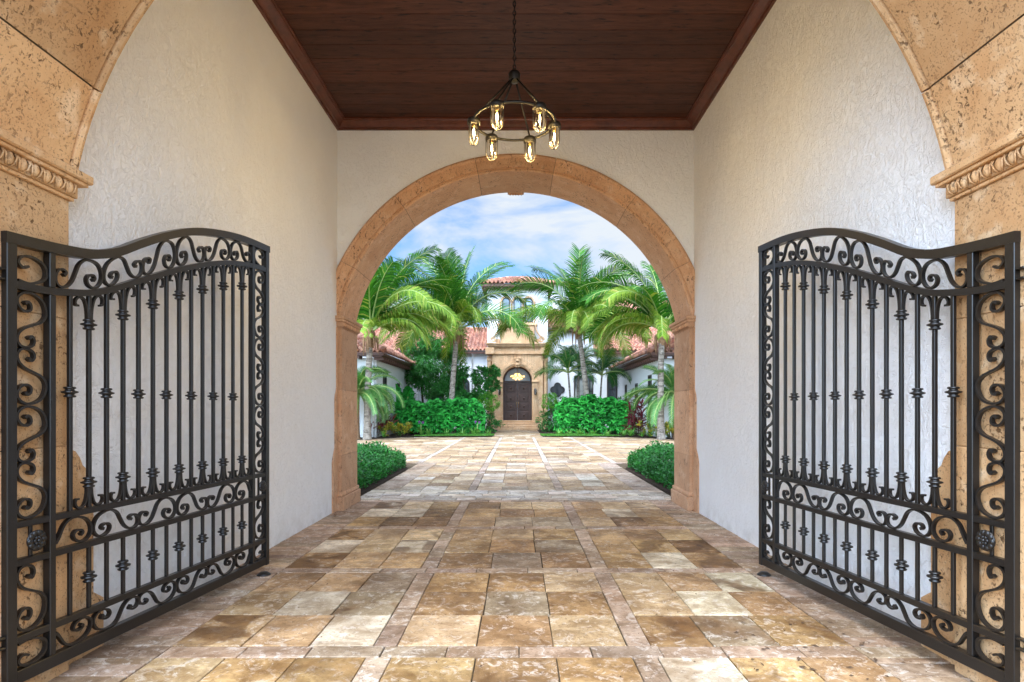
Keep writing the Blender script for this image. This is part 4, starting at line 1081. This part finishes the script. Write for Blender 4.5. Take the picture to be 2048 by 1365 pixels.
def shrub(x,D,z,rad,label,mat,size,w,nc=40,name='shrub',group=None,stem=None,per=24):
    b=g_(x,D); return tree(b,label,[((b.x,D,z),rad,nc)],[([b,(b.x,D,z)],.05)] ,mat,size,w,name,'shrub',group,per)
shrub(978,36.2,1.75,(.68,.6,.55),'bright green clipped ball shrub left of the entrance steps','bush',.10,.5,70,group='clipped shrubs flanking the steps')
shrub(1102,36.2,1.85,(.58,.6,.45),'bright green clipped ball shrub right of the entrance steps','bush',.10,.5,60,group='clipped shrubs flanking the steps')
shrub(980,36.4,.65,(.75,.7,.65),'low dark green bush at the foot of the steps on the left','darktree',.14,.5,50)
shrub(1094,36.4,.60,(.7,.6,.6),'low dark green bush at the foot of the steps on the right','darktree',.14,.5,50)
shrub(1122,37.2,1.3,(.75,.6,.75),'dark bush below the four-lobed window','darktree',.18,.5,40)
# broad leaf hedges
def hedge(x0,x1,y0,y1,zt,label,lobes):
    root=tag(empty('hedge',((x0+x1)/2,(y0+y1)/2,0)),label,'hedge','broad-leaved hedges in front of the house'); O=Vector(root.location)
    m=MB(); r=random.Random(int(x0*10))
    for k in range(3000):
        x=r.uniform(x0,x1); top=zt*(.90+.05*sin(x*1.7+1)+.04*sin(x*5.1))
        u=min(1,min(x-x0,x1-x)/.5); top*= .62+.38*sqrt(max(0,u))
        f=r.random()
        if f<.55:                                    # front face
            z=r.uniform(.25,top); y=y0+.30*(z/top)**3+r.uniform(-.12,.30); nn=Vector((r.uniform(-.4,.4),-1,.7))
        elif f<.9: z=top+r.uniform(-.16,.14)+(.18*r.random() if r.random()<.12 else 0); y=r.uniform(y0+.2,y1); nn=Vector((r.uniform(-.4,.4),-.5,1))
        else: z=r.uniform(.1,top); y=r.uniform(y0+.1,y1); nn=Vector((0,-1,.5))
        p=Vector((x,y,z))-O; d=Vector((r.uniform(-1,1),-.7,r.uniform(-1.1,.15))); l=r.uniform(.20,.38)
        # three-lobed leaf
        d.normalize(); s=d.cross(nn).normalized(); n=s.cross(d)
        m.add([p,p+d*l*.25+s*l*.42-n*.01,p+d*l*.45+s*l*.20+n*.02,p+d*l,p+d*l*.45-s*l*.20+n*.02,p+d*l*.25-s*l*.42-n*.01],[(0,1,2,3),(0,3,4,5)])
    m.build('foliage',M['hedge'],root)
    m=MB()
    x=x0+.3
    while x<x1-.2:
        m.tube([Vector((x,(y0+y1)/2,0))-O,Vector((x+r.uniform(-.2,.2),(y0+y1)/2-.2,zt*.8))-O],[.03,.012],6); x+=.3
    m.build('stems',M['barkd'],root)
hedge(-6.6,-1.85,32.6,34.4,1.95,'broad-leaved bright green hedge around the leaning palm left of the path',0)
hedge(2.15,6.4,32.8,34.6,2.1,'broad-leaved bright green hedge under the palms right of the path',0)
# foreground low shrub beds just beyond the arch
def lowbed(s,label):
    root=tag(empty('low_hedge',(s*4.0,13,0)),label,'hedge','low shrub beds beyond the arch'); O=Vector(root.location); r=random.Random(5 if s<0 else 9); m=MB()
    def edge(y):                               # inner boundary
        return 2.74+ (0 if y<14.6 else .9*((y-14.6)/1.5)**2.2)
    for k in range(17000):
        y=r.uniform(9.9,16.2); xi=edge(y); x=xi+ (5.6-xi)*r.random()**1.5
        u=min(1,(x-xi)/.45, (16.35-y)/.45,(y-9.75)/.3); top=(.20+.30*sqrt(max(0,u)))*(1+.12*sin(x*5+y*3)+.10*sin(y*7.3+x*2))
        z=top*(1-.55*r.random()**2.2) if u>=.99 else top*r.random()**.6
        d=Vector((r.uniform(-1,1),r.uniform(-1,1),r.uniform(.0,1.0))); nn=Vector((r.uniform(-.6,.6),r.uniform(-.9,.3),1)); l=r.uniform(.05,.095)
        leafq(m,Vector((s*x,y,z))-O,d,nn,l,l*.5,l*.08,l*.1)
    m.build('foliage',M['low'],root)
    m=MB()
    for k in range(160):
        y=r.uniform(10.0,16.0); x=edge(y)+.12+r.random()*2.3; m.tube([Vector((s*x,y,0))-O,Vector((s*x+r.uniform(-.05,.05),y,.34))-O],[.008,.004],4)
    m.build('stems',M['barkd'],root)
lowbed(-1,'low glossy green shrub bed beyond the arch on the left'); lowbed(1,'low glossy green shrub bed beyond the arch on the right')
# beds
def sheet(name,poly,z,mat,kind='structure'):
    m=MB(); m.add([(x,y,z) for x,y in poly],[tuple(range(len(poly)))]); return tag(m.build(name,mat),kind=kind)
for s in (-1,1):
    sheet('mulch_bed',[(s*2.64,9.8),(s*2.64,14.6),(s*2.9,15.4),(s*3.6,16.05),(s*7,16.25),(s*7,9.8)][::s],.012,M['mulch'])
    sheet('mulch_bed',[(s*1.35,31.0),(s*1.35,40.9),(s*7.2,41.9),(s*13,41),(s*13,27.2),(s*7.4,27.5),(s*6.6,28.4),(s*5.6,29.7),(s*4.6,30.4)],.012,M['mulch'])
    lp=[(s*1.25,31.6),(s*1.18,31.0),(s*1.35,30.45),(s*1.7,30.2),(s*5.4,30.2),(s*5.0,31.3),(s*3.5,32.4),(s*2.0,32.4)]
    sheet('lawn',lp,.05,M['turf'])
    m=MB(); r=random.Random(3+s)
    for k in range(5200):
        x=r.uniform(1.22,5.2); y=r.uniform(30.25,32.3)
        if x<1.5 and y<30.5: continue
        if x>4.9-(y-31)*.9: continue
        a=r.uniform(0,6.28); h=r.uniform(.04,.09); w_=.012
        p=Vector((s*x,y,.045)); t_=Vector((cos(a)*w_,sin(a)*w_,0)); m.add([p-t_,p+t_,p+Vector((r.uniform(-.03,.03),r.uniform(-.03,.03),h))],[(0,1,2)])
    tag(m.build('grass',M['grass']),'short green lawn strip edging the planting %s of the path'%('left' if s<0 else 'right'),'grass',kind='stuff')

def strapplant(n=26,l=.5,w=.05,mat='brom',name='bromeliad',flower=None):
    root=empty(name); m=MB()
    for k in range(n):
        az=R.uniform(0,2*pi); el=R.uniform(.35,1.35); ln=l*R.uniform(.7,1.15); pts=[]; K=5; p=Vector((0,0,.02))
        side=Vector((-sin(az),cos(az),0)); V=[]
        for i in range(K+1):
            t=i/K; e=el-1.3*t*t; ww=w*(1-.85*t**2)*.5; V+= [p-side*ww,p+side*ww]; p=p+Vector((cos(az)*cos(e),sin(az)*cos(e),sin(e)))*ln/K
        m.add(V,[(2*i,2*i+1,2*i+3,2*i+2) for i in range(K)])
    m.build('leaves',M[mat],root)
    if flower:
        f=MB()
        for k in range(3):
            a=R.uniform(0,6.28); tp=Vector((.12*cos(a),.12*sin(a),l*1.25+R.uniform(-.05,.1)))
            for j in range(26): leafq(f,tp+rv()*.03,rv(),rv(),.09,.03)
        f.build('flower_head',M['flower'],root)
        f=MB(); 
        for k in range(3): f.tube([(0,0,.1),(.03*k-.03,0,l*1.2)],.008,5)
        f.build('stalk',M['rachis'],root)
    return root
pb=strapplant(); tag(pb,'pale green strap-leaved clump',None)
spots=[(858,31.7),(893,31.9),(925,31.8),(948,32.0),(976,32.1),(1118,31.9),(1138,32.0),(1160,31.8),(1186,32.0),(1215,31.6),(1247,30.8),(1262,30.4),(1284,29.9),(1300,29.6),(1318,29.3),(1338,28.6),(800,30.6),(768,29.5)]
near=['between the purple flowers and the palm','just below the leaning palm trunk','at the hedge foot right of the leaning palm trunk','left of the second purple flower','at the inner end of the left hedge','at the inner end of the right hedge','second from the path under the right hedge','third from the path under the right hedge','under the middle of the right hedge','at the outer end of the right hedge','in front of the right red ti plant','just right of the right red ti plant','left of the right croton','beside the right straight palm, to its left','at the foot of the right straight palm','at the far right edge of the court','in front of the left croton','at the foot of the left straight palm']
for i,((x,D),nr_) in enumerate(zip(spots,near)):
    o=pb if i==0 else copy_tree(pb)
    o.location=g_(x,D); o.rotation_euler=(0,0,R.uniform(0,6.28)); k=R.uniform(.85,1.25); o.scale=(k,k,k)
    tag(o,'strap-leaved green clump '+nr_,'plant','strap-leaved plants edging the beds')
fl=strapplant(24,.5,.05,'brom','agapanthus',True)
for i,(x,D,lb) in enumerate(((842,31.9,'purple flowering clump left of the leaning palm'),(955,32.1,'purple flowering clump near the inner end of the left hedge'))):
    o=fl if i==0 else copy_tree(fl); o.location=g_(x,D); tag(o,lb,'flower','purple flowering clumps')
def cluster(name,x,D,label,mat,h,spread,n,l,w,cat='plant',group=None,stems=5):
    root=tag(empty(name,g_(x,D)),label,cat,group); m=MB(); s_=MB()
    for k in range(stems):
        a=R.uniform(0,6.28); tp=Vector((spread*cos(a)*R.random(),spread*sin(a)*R.random(),h*R.uniform(.45,1))); s_.tube([(tp.x*.4,tp.y*.4,0),tp],.015,5)
        for j in range(n):
            az=R.uniform(0,6.28); e=R.uniform(-.1,1.3); d=Vector((cos(az)*cos(e),sin(az)*cos(e),sin(e))); p=tp-Vector((0,0,R.random()*.35*h)); leafq(m,p,d,Vector((0,0,1))+rv()*.5,l*R.uniform(.7,1.2),w,0,l*.15)
    m.build('leaves',M[mat],root); s_.build('stems',M['barkd'],root); return root
cluster('ti_plant',774,30.6,'dark red ti plant beside the left wing, next to the elephant ear','ti',1.7,.4,16,.5,.12,group='red ti plants')
cluster('ti_plant',1277,30.8,'tall crimson ti plant left of the right wing palm','ti',2.1,.5,18,.5,.12,group='red ti plants',stems=7)
cluster('ti_plant',1262,31.4,'shorter dark ti plant at the right end of the hedge','ti',1.5,.4,14,.45,.12,group='red ti plants')
cluster('ti_plant',750,29.8,'low dark ti plant behind the left palm trunk','ti',.9,.4,14,.4,.10,group='red ti plants')
for x,D,lb in ((775,29.9,'yellow and green croton to the right of the left palm trunk'),(795,30.5,'yellow croton in front of the elephant ear leaves'),(812,31.2,'croton at the outer foot of the left hedge'),(1320,28.9,'yellow croton at the foot of the right palm'),(1298,29.9,'orange tinted croton in front of the crimson ti plant'),(1345,28.3,'croton under the date palm at the right edge')):
    cluster('croton',x,D,lb,'croton',.75,.5,20,.22,.09,'shrub','crotons along the beds',9)
# elephant ear
ee=tag(empty('elephant_ear',g_(806,34.6)),'huge upright elephant ear leaves rising behind the left end of the hedge','plant')
m=MB(); s_=MB()
for (dx,dz,ln,a) in ((-.55,2.3,1.15,100),(.15,1.9,1.05,70),(-.2,1.3,1.0,120),(.6,1.2,.9,50),(-.75,1.3,.9,140),(.3,2.3,.8,80),(1.0,1.0,.8,30)):
    c=Vector((dx,R.uniform(-.2,.2),dz)); s_.tube([(dx*.2,0,0),(dx*.7,0,dz*.6),c-Vector((0,0,.2))],.03,6)
    ax=Vector((cos(radians(a)),-.25,sin(radians(a)))).normalized(); sd_=Vector((ax.z,0,-ax.x)).normalized(); nn=ax.cross(sd_)
    outl=[]
    for i in range(25):
        t=2*pi*i/24; rr=.5*(1+(.07 if i%2 else -.05)); u=-cos(t)*.60*(1+(.05 if i%2 else -.04)); v=sin(t)*rr*(1-.3*u); outl.append(c+ax*ln*u+sd_*ln*v*.85+nn*(.30*abs(v)-.5*u*u+(.05 if i%2 else -.05)))
    m.add([c]+outl[:-1],[(0,i+1,(i+1)%24+1) for i in range(24)])
m.build('leaves',M['elephant'],ee); s_.build('stems',M['rachis'],ee)
# banana-like / background greenery between wing and tree on the left, and behind the right palms
for x,D,z,rad,lb in ((815,36.5,1.2,(1.0,.8,1.2),'dark shrub in the corner behind the elephant ear'),(915,38.5,1.4,(1.3,.7,1.3),'dark undergrowth bush behind the leaning palm trunk'),(1250,38.0,1.1,(.9,.8,.9),'dark bush under the arched window')):
    shrub(x,D,z,rad,lb,'darktree',.22,.4,45)
# leaf litter on the paving
m=MB(); r=random.Random(11)
def speck(x,y,s_):
    a=r.uniform(0,6.28); d=Vector((cos(a),sin(a),r.uniform(0,.25))); n=Vector((-sin(a),cos(a),0)); p=Vector((x,y,.004))
    m.add([p,p+d*s_*.5+n*s_*.22+Vector((0,0,.004)),p+d*s_,p+d*s_*.5-n*s_*.22],[(0,1,2,3)])
for k in range(420): speck(r.uniform(-2.5,2.5),r.uniform(2.6,9.5),r.uniform(.006,.022))
for k in range(90): s=r.choice((-1,1)); speck(s*(2.42+.12*r.random()) if r.random()<.6 else s*r.uniform(1.9,2.5),r.uniform(8.2,10.2),r.uniform(.02,.05))
for k in range(30): speck(r.uniform(1.4,2.3),r.uniform(3.3,4.2),r.uniform(.03,.06))
tag(m.build('leaf_litter',M['litter']),'scattered dry leaf fragments on the stone paving','leaf litter',kind='stuff')
